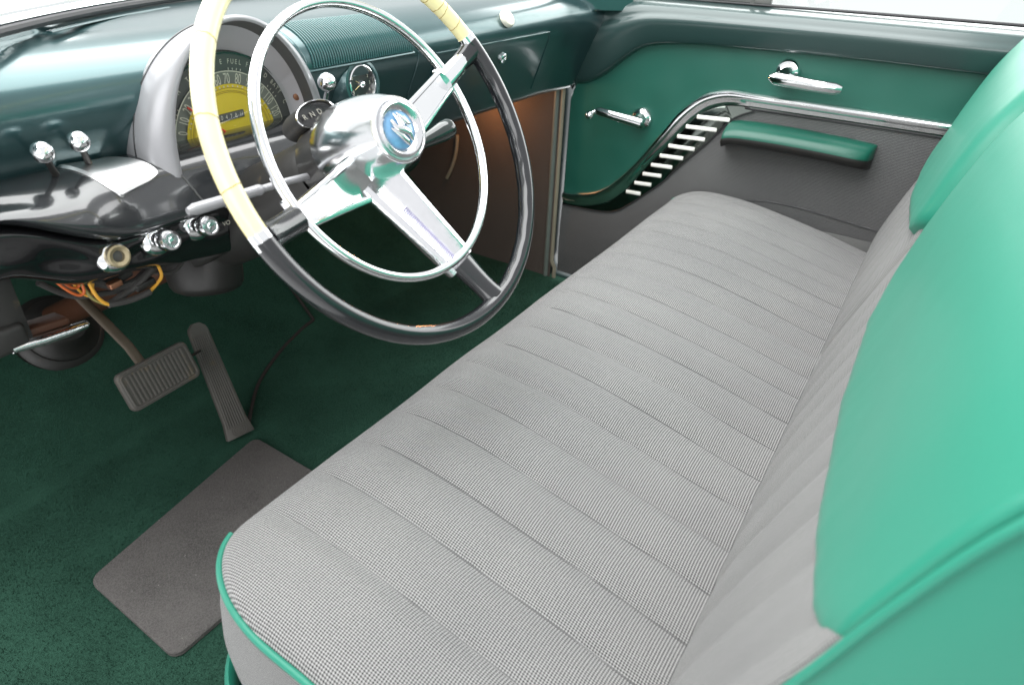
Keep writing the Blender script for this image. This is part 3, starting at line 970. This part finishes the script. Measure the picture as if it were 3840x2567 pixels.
# pedals
bp = thing("brake_pedal", "wide ribbed grey rubber brake pedal on a rusty arm", "pedal", (-.50, 1.16, .21))
BX = Vector((.148, .004, .004)).normalized(); 
b_c = Vector((-.502, 1.152, .244)); bY = Vector((0, .40, .86)).normalized()
bN = BX.cross(bY).normalized()
if bN.y > 0: bN = -bN
def bpad(w, h, d, o, name, mat, r=.012):
    pts = []
    for cx, cy, a0 in ((1, 1, 0), (-1, 1, 90), (-1, -1, 180), (1, -1, 270)):
        for k in range(6):
            a = R(a0 + 18 * k)
            pts.append((cx * (w / 2 - r) + r * math.cos(a), cy * (h / 2 - r) + r * math.sin(a)))
    mbx = MB()
    rows = []
    for f, s_ in ((0, .97), (.15, 1), (.8, 1), (1, .96)):
        rows.append([b_c + BX * x * s_ + bY * y * s_ + bN * (o + d * f) for x, y in pts])
    mbx.grid(rows, closed_u=True)
    k = len(pts); mbx.f.append(tuple(reversed(range(k)))); mbx.f.append(tuple(len(mbx.v) - k + j for j in range(k)))
    return mbx.build(name, mat, bp, angle=50)
pad = bpad(.150, .080, .016, 0, "pedal_pad", M_rubber)
mb = MB()
fr = []
for cx, cy, a0 in ((1, 1, 0), (-1, 1, 90), (-1, -1, 180), (1, -1, 270)):
    for k in range(5):
        a = R(a0 + 22.5 * k); fr.append(b_c + BX * (cx * .058 + .010 * math.cos(a)) + bY * (cy * .026 + .008 * math.sin(a)) + bN * .0165)
mb.tube(fr, .0022, 6, closed=True)
mb.build("pad_frame", M_rubber, pad)
for k in range(15):
    x = -.058 + .116 * k / 14
    mb = MB(); mb.tube([b_c + BX * x - bY * .029 + bN * .016, b_c + BX * x + bY * .029 + bN * .016], .0027, 6)
    mb.build("rib", M_rubber, pad)
mb = MB(); mb.tube([b_c + bY * .025 - bN * .004 + BX * -.012, b_c + Vector((-.018, .035, .065)), b_c + Vector((-.035, .13, .155)), b_c + Vector((-.045, .22, .22))], [.010, .010, .010, .010], 12, sq=(.55, 1.1))
mb.build("pedal_arm", simple("rusty_brown_arm", (.075, .055, .035), .6, var=.3, scale=30, bump=.3, bscale=120), bp)

ap = thing("accelerator_pedal", "long ribbed grey rubber accelerator pedal hinged at the carpet", "pedal", (-.37, 1.14, 0))
A0, A1 = Vector((-.374, 1.130, .011)), Vector((-.346, 1.250, .256))
ay = (A1 - A0).normalized(); axx = Vector((1, -.1, .02)); axx = (axx - ay * ay.dot(axx)).normalized(); an = axx.cross(ay)
if an.y > 0: an = -an
AL = (A1 - A0).length
def aw(f): return .0275 - .0070 * f if f > .12 else .0275 + .005 * (1 - f / .12)
mb = MB()
rows = []
for i in range(29):
    f = i / 28
    w = aw(f)
    if f > .93: w *= math.sqrt(max(.02, 1 - ((f - .93) / .075) ** 2)) 
    c = A0 + ay * AL * f
    rows.append([c - axx * w - an * .008, c - axx * w + an * .004, c - axx * w * .92 + an * .006, c + axx * w * .92 + an * .006, c + axx * w + an * .004, c + axx * w - an * .008])
mb.grid(rows, closed_u=True)
mb.f.append(tuple(range(6))); mb.f.append(tuple(len(mb.v) - 6 + j for j in range(6)))
apd = mb.build("pedal_tread", M_rubber, ap, angle=40)
for k in range(8):
    g = -.72 + 1.44 * k / 7
    mb = MB(); mb.tube([A0 + ay * AL * f + axx * aw(f) * g + an * .0066 for f in (.10, .3, .5, .7, .9)], .0023, 6)
    mb.build("rib", M_rubber, apd)
for r_ in (1, .72, .45):
    mb = MB(); c = A0 + ay * AL * .055
    mb.tube([c + axx * (.018 * r_ * math.cos(a)) + ay * (.014 * r_ * math.sin(a)) + an * .0062 for a in [2 * math.pi * i / 20 for i in range(20)]], .0012, 6, closed=True)
    mb.build("heel_ring", M_rubber, apd)
mb = MB(); mb.tube([b_c + BX * .07 - bN * .01, A0 + ay * AL * .78 - an * .012], .003, 8); mb.build("linkage_rod", M_blackmatt, ap)

# heel mat
mb = MB()
mt = []
x0, x1, y0, y1 = -.783, -.362, .765, 1.098
r = .020
for cx, cy, a0 in ((x1, y1, 0), (x0, y1, 90), (x0, y0, 180), (x1, y0, 270)):
    for k in range(7):
        a = R(a0 + 15 * k)
        mt.append((cx + (-r if cx > -.5 else r) + r * math.cos(a), cy + (-r if cy > .9 else r) + r * math.sin(a) - .035 * (0 if cx > -.5 else -1) * 0))
# the near-left corner is cut at an angle where the pad ends
skew = lambda x, y: (x + .012 * (y - .9), y - .075 * (1 - (x - x0) / (x1 - x0)) * (1 if y > .9 else 0))
q = [skew(*p) for p in mt]
n = len(q)
mb.add([(x, y, .003) for x, y in q] + [(x, y, .011) for x, y in q] + [(x * .99 - .0055, (y - .93) * .985 + .93, .013) for x, y in q],
       [(i, (i + 1) % n, (i + 1) % n + n, i + n) for i in range(n)] + [(i + n, (i + 1) % n + n, (i + 1) % n + 2 * n, i + 2 * n) for i in range(n)] + [tuple(range(2 * n, 3 * n))])
o = mb.build("heel_mat", M_mat)
o['label'] = "worn grey brown heel mat lying on the green carpet below the pedals"; o['category'] = "floor mat"

# ================================================================= BENCH SEAT CUSHION
seat = thing("bench_seat", "full width bench seat cushion in pleated grey woven cloth with green piping", "car seat", (0, .28, .1))
SX0, SX1, SYF, SYB = -.815, .775, .562, -.06
RX, RY = .09, .165
def seat_front(x):
    d = min(x - SX0, SX1 - x)
    if d >= RX: return SYF
    k = 1 - d / RX
    return SYF - RY * (1 - math.sqrt(max(0, 1 - k * k)))
PLX = [-.700 + .0775 * k for k in range(19)]
PLX = [x for x in PLX if x < .75]
def base_z(y): return interp([(-.06, .345), (.05, .360), (.2, .392), (.35, .420), (.45, .430), (.52, .428), (.57, .424)], y)
base_s = [(y_, z_) for y_, z_ in spline([(-.06, .347), (.05, .362), (.2, .396), (.35, .423), (.45, .431), (.52, .429), (.58, .424)], 60)]
def seat_pt(x, g):
    yf = seat_front(x)
    y = SYB + (yf - SYB) * g
    z = interp(base_s, y)
    de = min(x - SX0, SX1 - x)
    df = yf - y
    d = 1 / math.sqrt((1 / max(de, .0015)) ** 2 + (1 / max(df, .0015)) ** 2)
    W_ = .085
    if d < W_:
        k = 1 - d / W_; z -= .040 * (1 - math.sqrt(max(0, 1 - k * k)))
    n1 = min(abs(x - p) for p in PLX)
    fade = sstep(.005, .06, df) * (1 if PLX[0] - .03 < x < PLX[-1] + .03 else 0)
    z += fade * (.0090 * min(1, n1 / .026) ** .55 - .0078)
    z += .004 * noise.noise(Vector((x * 5, y * 5, 1)))
    # sat-in hollows
    z -= .006 * math.exp(-((x + .38) / .2) ** 2 - ((y - .22) / .15) ** 2)
    return Vector((x, y, z))
xs = [SX0 + .09 * (i / 24) ** 1.6 for i in range(24)]
nmid = 300
xs += [SX0 + .09 + (SX1 - SX0 - .18) * i / nmid for i in range(nmid + 1)]
xs += [SX1 - .09 * ((23 - i) / 24) ** 1.6 for i in range(24)]
gs = [i / 46 * .86 for i in range(46)] + [.86 + .14 * (i / 20) for i in range(21)]
rows, uvs = [], []
for x in xs:
    rw = [seat_pt(x, g) for g in gs]
    rows.append(rw)
    u = []; acc = 0
    for i, p in enumerate(rw):
        if i: acc += (p - rw[i - 1]).length
        u.append((p.x, acc))
    uvs.append(u)
mb = MB(); mb.grid(rows, uvs=uvs)
mb.build("cushion_top", M_fab, seat, angle=80)
M_thread_shade = simple("groove_shade_thread", (.10, .10, .10), .8)  # stitching, coloured dark to stand in for shade in the pleat grooves
for px in PLX:
    gg = gs[4:63]
    rw = [seat_pt(px, g) + Vector((0, 0, .0014 - .0035 * sstep(.88, .98, g))) for g in gg]
    MB().tube(rw, .0012, 5).build("pleat_seam_shade", M_thread_shade, seat)
# perimeter (near end back -> front -> far end back)
per = [(SX0, SYB + (SYF - RY - SYB) * i / 12) for i in range(13)]
for i in range(1, 19):
    a = math.pi - (math.pi / 2) * i / 18
    per.append((SX0 + RX + RX * math.cos(a), SYF - RY + RY * math.sin(a)))
per += [(SX0 + RX + (SX1 - SX0 - 2 * RX) * i / 40, SYF) for i in range(1, 40)]
for i in range(19):
    a = math.pi / 2 - (math.pi / 2) * i / 18
    per.append((SX1 - RX + RX * math.cos(a), SYF - RY + RY * math.sin(a)))
per += [(SX1, SYF - RY - (SYF - RY - SYB) * i / 12) for i in range(1, 13)]
def out_n(i):
    a = Vector((*per[max(i - 1, 0)], 0)); b = Vector((*per[min(i + 1, len(per) - 1)], 0))
    t_ = (b - a).normalized()
    return Vector((-t_.y, t_.x, 0))
def edge_z(i):
    x, y = per[i]
    g = (y - SYB) / (seat_front(x) - SYB) if i not in (0,) else 0
    return seat_pt(min(max(x, SX0), SX1), min(1, max(0, g))).z
def skirt(z_list, name, mat, off0=0, dz=0):
    rows, uvs = [], []
    acc = 0; accs = []
    for i in range(len(per)):
        if i: acc += math.hypot(per[i][0] - per[i - 1][0], per[i][1] - per[i - 1][1])
        accs.append(acc)
    for z, off in z_list:
        rw, uw = [], []
        for i, (x, y) in enumerate(per):
            ez = edge_z(i) if z is None else z
            p = Vector((x, y, ez)) + out_n(i) * off
            rw.append(p); uw.append((accs[i], ez))
        rows.append(rw); uvs.append(uw)
    m_ = MB(); m_.grid(rows, uvs=uvs)
    return m_.build(name, mat, seat, angle=70)
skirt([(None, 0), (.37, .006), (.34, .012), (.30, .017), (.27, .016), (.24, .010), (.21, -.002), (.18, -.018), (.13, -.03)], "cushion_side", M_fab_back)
skirt([(.17, .022), (.192, .024), (.197, .030), (.190, .036), (.15, .041), (.08, .044), (.02, .044), (-.03, .040)], "seat_valance", M_seatvinyl)
pi0 = [i for i in range(len(per)) if per[i][0] < -.70 and i <= 28]
pp = [Vector((*per[i], edge_z(i) - .001)) + out_n(i) * .002 for i in pi0]
MB().tube(pp, .0042, 10).build("piping", M_seatvinyl, seat)
pi1 = [i for i in range(len(per)) if i >= len(per) - 29]
pp = [Vector((*per[i], edge_z(i) - .001)) + out_n(i) * .002 for i in pi1]
MB().tube(pp, .0042, 10).build("piping", M_seatvinyl, seat)

# ================================================================= SEAT BACKS
def back_y(z): return interp(BY, z)
BY = [(z, y) for y, z in spline([(.085, .26), (.058, .34), (.046, .42), (.024, .50), (-.002, .58), (-.029, .66), (-.051, .74), (-.078, .82), (-.122, .90), (-.142, .93)], 80)]
def seat_back(name, label, X0, X1, zb, ztop, puff, endR, endR0):
    root = thing(name, label, "seat back", ((X0 + X1) / 2, 0, .3))
    def xoff(x, z):
        d0 = min(x - X0, X1 - x)
        e = 0
        rr = endR0 if x - X0 < X1 - x else endR
        if d0 < rr:
            k = 1 - d0 / rr
            e = -rr * (1 - math.sqrt(max(0, 1 - k * k)))
        return e
    n = 120
    xs = [X0 + endR * (i / 16) ** 1.7 for i in range(16)] + [X0 + endR + (X1 - X0 - 2 * endR) * i / n for i in range(n + 1)] + [X1 - endR * ((15 - i) / 16) ** 1.7 for i in range(16)]
    pl = [x for x in [-.700 + .0775 * k for k in range(24)] if X0 + .04 < x < X1 - .04]
    rows, uvs = [], []
    for x in xs:
        zt = interp(zb, x) + .01
        rw, uw = [], []
        acc = 0
        for i in range(41):
            z = .27 + (zt - .27) * i / 40
            n1 = min(abs(x - p_) for p_ in pl)
            y = back_y(z) + xoff(x, z) + .006 * min(1, n1 / .024) ** .5 - .005
            p_ = Vector((x, y, z))
            if rw: acc += (p_ - rw[-1]).length
            rw.append(p_); uw.append((x, acc))
        rows.append(rw); uvs.append(uw)
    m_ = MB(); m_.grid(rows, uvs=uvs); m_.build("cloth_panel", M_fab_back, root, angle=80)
    # vinyl: from the scalloped seam up and over the top, down the back
    rows = []
    for x in xs:
        z0 = interp(zb, x)
        d0 = min(x - X0, X1 - x)
        top = ztop - .035 * (1 - math.sqrt(max(0, 1 - max(0, 1 - d0 / .07) ** 2)))
        rw = []
        for i in range(30):
            f = i / 29
            z = z0 + (top - .03 - z0) * f
            h = z - z0
            pf = puff * math.sqrt(max(0, 1 - max(0, 1 - h / .035) ** 2)) + (puff * .35) * math.sin(math.pi * min(1, f * 1.0)) * sstep(0, .12, d0)
            rw.append(Vector((x, back_y(z) + xoff(x, z) + pf - .004 + .0016 * math.exp(-h / .03) * noise.noise(Vector((x * 34, h * 20, 2))) + .003 * noise.noise(Vector((x * 4, z * 5, 7))), z)))
        yt = rw[-1].y; rt = .065
        for i in range(1, 13):
            a = math.pi * i / 12
            rw.append(Vector((x, yt - rt + rt * math.cos(a) - xoff(x, top) * (1 - math.cos(a)) * .5 * 1.4, top - .03 + .035 * math.sin(a))))
        for i in range(1, 8):
            rw.append(Vector((x, rw[41].y + .03 * i / 7, top - .03 - (top - .33) * i / 7)))
        rows.append(rw)
    m_ = MB(); m_.grid(rows)
    m_.build("vinyl_cover", M_seatvinyl, root, angle=70)
    # end boxings
    for X, sg in ((X0, -1), (X1, 1)):
        xx = xs[0] if sg < 0 else xs[-1]
        fr = [Vector((xx, back_y(z) + xoff(xx, z), z)) for z in [.28 + (ztop - .065 - .28) * i / 40 for i in range(41)]]
        rows = []
        for f, bu in ((0, 0), (.06, .004), (.25, .007), (.5, .008), (.75, .007), (.92, .004), (1, 0)):
            rows.append([Vector((xx + sg * bu, p_.y + .004 - (.155 - .2 * max(0, p_.z - .6) * 0) * f, p_.z + 0)) for p_ in fr])
        m_ = MB(); m_.grid(rows); m_.build("end_boxing", M_seatvinyl, root, angle=70)
        m_ = MB(); m_.tube([p_ + Vector((sg * .003, .004 * sstep(.60, .66, p_.z), 0)) for p_ in fr if p_.z > .40], .0030, 10)
        m_.build("piping", M_seatvinyl, root)
    return root
seat_back("driver_seat_back", "sea green vinyl seat back nearest the camera with a pleated grey cloth panel", -.742, .085,
          [(-.742, .695), (-.72, .672), (-.69, .652), (-.568, .619), (-.345, .582), (-.116, .579), (.0, .605), (.085, .67)], .93, .009, .034, .007)
seat_back("passenger_seat_back", "sea green vinyl seat back beside the far door, half hidden by the nearer one", .095, .765,
          [(.095, .66), (.16, .62), (.43, .585), (.60, .585), (.70, .60), (.765, .64)], .93, .020, .05, .05)

# ================================================================= FAR DOOR
door = thing("passenger_door", "far car door in dark green with chrome strip, louvre bars and grey cloth", "car door", (.8, .4, .0))
EDGE = [(-.02, .966), (.30, .961), (.598, .960), (.644, .938), (.736, .913), (.815, .897), (.859, .889), (.90, .886)]
def edge_y(z): return interp(EDGE, z) - .004
DY0 = -.55
# vinyl backing
mb = MB()
rows = []
for i in range(31):
    z = .10 + .70 * i / 30
    e = edge_y(z)
    rows.append([(.803 + .0035 * noise.noise(Vector((j * .35, i * .25, 5))), DY0 + (e - DY0) * j / 60, z) for j in range(61)])
mb.grid(rows)
mb.build("vinyl_panel", M_vinyl, door, angle=80)
# painted upper trim
TE = sorted([(.958, .634), (.937, .636), (.915, .643), (.895, .653), (.862, .676), (.831, .703), (.80, .727), (.771, .745), (.74, .757), (.698, .765), (.65, .771), (.591, .775), (.371, .780), (.176, .782), (-.034, .780), (-.6, .775)])
TX = spline([(0, .806), (.02, .790), (.06, .781), (.15, .776), (.35, .770), (.55, .766), (.66, .768), (.74, .776), (.82, .780), (.90, .787), (.96, .803), (.985, .822), (1.0, .850), (1.0, .880)], 60)
mb = MB()
rows = []
ycs = [DY0 + (.958 - DY0) * (j / 110) for j in range(111)]
for yc in ycs:
    zb = interp(TE, yc); rw = []
    fx = interp([(-.6, .66), (.3, .62), (.7, .6), (.96, .5)], yc)
    for f, x in TX:
        z = zb + (.868 - zb) * f
        if f >= 1: z = .868 + .002 * (x - .85) / .03
        y = yc if yc < .70 else .70 + (yc - .70) * (edge_y(z) - .70) / .258
        rw.append(Vector((x, y, z)))
    rows.append(rw)
mb.grid(rows)
mb.build("upper_trim", M_trim, door, angle=70)
# front edge return of the door
mb = MB()
mb.grid([[(x, edge_y(z), z) for x in (.772 if z > .64 else .80, .82, .86)] for z in [.05 + .82 * i / 40 for i in range(41)]])
mb.build("door_edge", M_trim, door, angle=60)
mb = MB()
mb.tube([(.785 if z > .64 else .795, edge_y(z) + .006, z) for z in [.62 + .25 * i / 30 for i in range(31)]], .0035, 8)
mb.build("edge_gap_seal", M_gasket, door)

def ribbon(out, inn, xb, depth, n=90, prof=None):
    o_, i_ = spline(out, n), spline(inn, n)
    prof = prof or [(0, 0), (.04, .6), (.15, .9), (.35, 1), (.6, .8), (.75, .55), (.9, .35), (1, 0)]
    rows = []
    for a, b in zip(o_, i_):
        rows.append([Vector((xb - depth * h, a[0] + (b[0] - a[0]) * f, a[1] + (b[1] - a[1]) * f)) for f, h in prof])
    m_ = MB(); m_.grid(rows); return m_
SO = [(.956, .301), (.917, .305), (.853, .324), (.805, .353), (.761, .397), (.721, .446), (.683, .502), (.647, .557), (.621, .598), (.586, .635), (.548, .662), (.497, .677), (.442, .678), (.389, .677), (-.3, .673)]
SI = [(.956, .266), (.897, .268), (.839, .282), (.787, .308), (.743, .350), (.708, .402), (.672, .453), (.637, .497), (.604, .544), (.574, .586), (.539, .618), (.489, .639), (.434, .643), (.382, .644), (-.3, .646)]
FE = [(.956, .260), (.896, .263), (.820, .268), (.768, .281), (.726, .312), (.688, .347), (.635, .398), (.602, .440), (.573, .475), (.542, .512), (.513, .547), (.467, .608), (.416, .636), (.381, .641), (-.3, .643)]
ribbon(SO, SI, .801, .012, prof=[(0, 0), (.03, .55), (.10, .9), (.22, 1), (.42, .95), (.58, .75), (.62, .62), (.80, .50), (.93, .42), (1, 0)]).build("chrome_strip", M_chrome, door, angle=35)
ribbon(SI, FE, .7985, .0025, prof=[(0, 0), (.05, 1), (.95, 1), (1, 0)]).build("louvre_plate", M_mirror, door, angle=50)
BARS = [(.561, .599, .471, .604), (.587, .569, .500, .573), (.607, .539, .527, .543), (.628, .509, .551, .512), (.649, .477, .579, .481), (.671, .446, .606, .450), (.693, .415, .634, .419), (.715, .383, .661, .387), (.738, .351, .690, .353)]
for ya, za, yb, zb in BARS:
    mb = MB()
    ln = ya - yb
    mb.box((.794, (ya + yb) / 2 + .002, (za + zb) / 2), (ln * 1.0, .0108, .006), X=(0, -1, (zb - za) / ln), Y=(0, 0, 1), bev=.0027)
    mb.build("louvre_bar", M_bar, door)
# cloth panel
FEs = sorted([(a, b) for a, b in spline(FE, 90)])
rows, uvs = [], []
for j in range(130):
    y = DY0 + (.957 - DY0) * j / 129
    zt = interp(FEs, y)
    rows.append([Vector((.7975 - .006 * math.sin(math.pi * min(1, i / 20 * 1.0)) - .002 * noise.noise(Vector((y * 4, i * .2, 0))), min(y, edge_y(.02 + (zt - .02) * i / 20)), .02 + (zt - .02) * i / 20)) for i in range(21)])
    uvs.append([(y, .02 + (zt - .02) * i / 20) for i in range(21)])
mb = MB(); mb.grid(rows, uvs=uvs); mb.build("cloth_panel", M_fab_door, door, angle=80)
mb = MB()
mb.tube([Vector((.7915, y, z)) for y, z in spline([(.62, .30), (.54, .35), (.42, .395), (.28, .414), (.06, .398), (-.1, .39)], 60)], .0020, 6)
mb.build("cloth_seam", simple("charcoal_welt", (.06, .06, .062), .7), door)
mb = MB()
mb.tube([Vector((.7955, a, b - .001)) for a, b in spline(FE, 120)], .0022, 6)
mb.build("panel_welt", M_gasket, door)
# armrest
arm_path = spline([(.474, .578), (.464, .586), (.43, .592), (.33, .594), (.22, .592), (.14, .588), (.112, .585)], 40)
def arm(name, mat, prof, w):
    rows = []
    for k, (y, z) in enumerate(arm_path):
        f = k / 39
        wd = w * (math.sqrt(max(0.01, 1 - max(0, 1 - f / .16) ** 2)) * (1 - .12 * sstep(.2, .8, f)) * math.sqrt(max(.02, 1 - max(0, (f - .72) / .285) ** 2)))
        rows.append([Vector((.800 - wd * a, y, z + b)) for a, b in prof])
    m_ = MB(); m_.grid(rows); return m_.build(name, mat, ar, angle=60)
ar = MB().box((.802, .31, .575), (.02, .34, .03), bev=.005).build("armrest", M_blackmatt, door)
arm("armrest_pad", M_pad, spline([(0, .017), (.3, .017), (.6, .012), (.85, .003), (.97, -.007), (1.0, -.014)], 16), .074)
arm("armrest_base", M_darkrub, spline([(1.02, -.014), (1.01, -.022), (.85, -.034), (.5, -.040), (0, -.040)], 14), .074)
# window crank
mb = MB(); mb.lathe((.803, .723, .568), (-1, 0, 0), [(0, .030), (.006, .030), (.012, .026), (.016, .018), (.030, .014), (.034, .012)], 32)
cr = mb.build("window_crank", M_chrome, door)
mb = MB(); mb.tube([(.772, .712, .560), (.768, .735, .564), (.760, .79, .572), (.756, .835, .578), (.755, .848, .578)], [.0150, .0140, .0120, .0115, .008], 14, sq=(.8, 1.1), up=(-1, 0, 0))
mb.build("crank_arm", M_chrome, cr)
mb = MB(); mb.ball((.745, .862, .566), .0125, 20); mb.tube([(.757, .848, .578), (.745, .856, .573)], .006, 10)
mb.build("crank_knob", M_chrome, cr)
# door handle
mb = MB(); mb.lathe((.803, .358, .737), (-1, 0, 0), [(0, .031), (.008, .030), (.014, .026), (.016, .019), (.034, .015), (.040, .014)], 32)
dh = mb.build("inner_handle", M_chrome, door)
mb = MB(); mb.tube([(.760, .389, .727), (.757, .375, .727), (.755, .34, .725), (.754, .29, .722), (.754, .235, .721), (.758, .222, .721)], [.007, .0150, .0145, .0135, .0130, .008], 16, sq=(.85, 1.05), up=(-1, 0, 0))
mb.build("handle_lever", M_chrome, dh)
# window rail, vent frame and glass above the door
mb = MB()
mb.tube([(.865, -.55, .876), (.865, .2, .874), (.865, .86, .870)], .0035, 8)
mb.build("glass_seal", M_gasket, door)
mb = MB()
mb.box((.873, .69, .885), (.02, .48, .022), bev=.003)
mb.box((.873, .472, 1.06), (.018, .014, .38), bev=.003)
mb.box((.868, .495, 1.06), (.012, .012, .38), bev=.003)
mb.build("vent_window_frame", simple("dull_steel_frame", (.16, .16, .155), .4, metal=.6, var=.2, scale=30), door)
mb = MB(); mb.box((.874, .665, 1.06), (.004, .36, .34)); mb.build("vent_pane", M_glass, door)
mb = MB(); mb.box((.874, -.045, 1.06), (.004, 1.00, .38)); mb.build("window_pane", M_glass, door)

# kick panel and door seals ahead of the door
kp = thing("kick_panel", "brown grey ribbed cloth kick panel in the far footwell under the dash", "trim panel", (.77, 1.2, .1))
mb = MB()
rows = [[Vector((.775 + .02 * max(0, y - 1.3), y, z)) for z in [-.01 + .67 * i / 20 for i in range(21)]] for y in [.972 + .93 * j / 30 for j in range(31)]]
mb.grid(rows, uvs=[[(p.y, p.z) for p in r_] for r_ in rows])
mb.build("cloth_face", M_fab_kick, kp)
mb = MB(); mb.tube([(.768, 1.36 + .05 * (i / 12) ** 2, .42 - .16 * i / 12) for i in range(13)], .006, 8); mb.build("trim_edge", M_tan, kp)
ds = thing("door_seal", "tan windlace strip running up the front edge of the far door opening", "door seal", (.775, .965, 0))
mb = MB(); mb.tube([(.780, .972 - (.012 if z < .05 else 0), z) for z in [-.005 + .635 * i / 30 for i in range(31)]], .0068, 10); mb.build("windlace", M_tan, ds)
mb = MB(); mb.tube([(.776, .990, z) for z in [0.0 + .63 * i / 30 for i in range(31)]], .0085, 10); mb.build("seal_strip", M_sage, ds)

mb = MB()
mb.grid([[(x, ws_y(x) + .014 + (1.96 - ws_y(x)) * f, .890 + .012 * math.sin(3.14 * f)) for x in [-.90 + 1.73 * j / 40 for j in range(41)]] for f in [i / 8 for i in range(9)]])
mb.build("cowl", M_trim, kind='structure')
# windscreen
wsd = thing("windscreen", "curved windscreen pane seated in a black gasket above the dash", "windscreen", (0, 1.2, .9))
xs = [-.86 + 1.70 * j / 60 for j in range(61)]
mb = MB(); mb.grid([[(x, ws_y(x) - .012 - .42 * f ** 1.1, .905 + .47 * f) for x in xs] for f in [i / 14 for i in range(15)]])
mb.build("glass", M_glass, wsd)
mb = MB(); mb.tube([(x, ws_y(x) - .008, .899) for x in xs], .0055, 8); mb.build("gasket", M_gasket, wsd)
mb = MB(); mb.tube([(x, ws_y(x) + .012, .905) for x in xs], .009, 8); mb.build("reveal_moulding", M_chrome, wsd)

# windscreen pillars
for sx, lb in ((-1, "painted windscreen pillar at the driver's side of the dash"), (1, "painted windscreen pillar at the passenger's side of the dash")):
    pr = thing("windscreen_pillar", lb, "pillar", (sx * .93, 1.02, .88), "windscreen pillars")
    MB().tube([(sx * .97, 1.08, .90), (sx * .91, .92, 1.15), (sx * .84, .74, 1.37)], .026, 12, sq=(1, .7)).build("pillar_skin", M_trim, pr)

# courtesy lamp glowing under the far end of the dash
lt = thing("courtesy_lamp", "warm courtesy lamp hidden up under the far end of the dash", "lamp", (.66, 1.20, .60))
mb = MB(); mb.lathe((.66, 1.20, .612), (0, 0, -1), [(-.01, .02), (0, .022), (.006, .020)], 20, cap0=True); mb.build("lamp_base", M_chrome_worn, lt)
me_, nt_, p_ = nmat("lit_bulb"); p_.inputs['Emission Color'].default_value = (1, .45, .18, 1); p_.inputs['Emission Strength'].default_value = 8; p_.inputs['Base Color'].default_value = (1, .7, .4, 1)
mb = MB(); mb.ball((.66, 1.20, .592), .009, 14); mb.build("bulb", me_, lt)
pl = bpy.data.lights.new("bulb_light", 'POINT'); pl.energy = 1.5; pl.color = (1, .42, .16); pl.shadow_soft_size = .012
po = bpy.data.objects.new("bulb_light", pl); COL.objects.link(po); po.location = (.665, 1.20, .575)
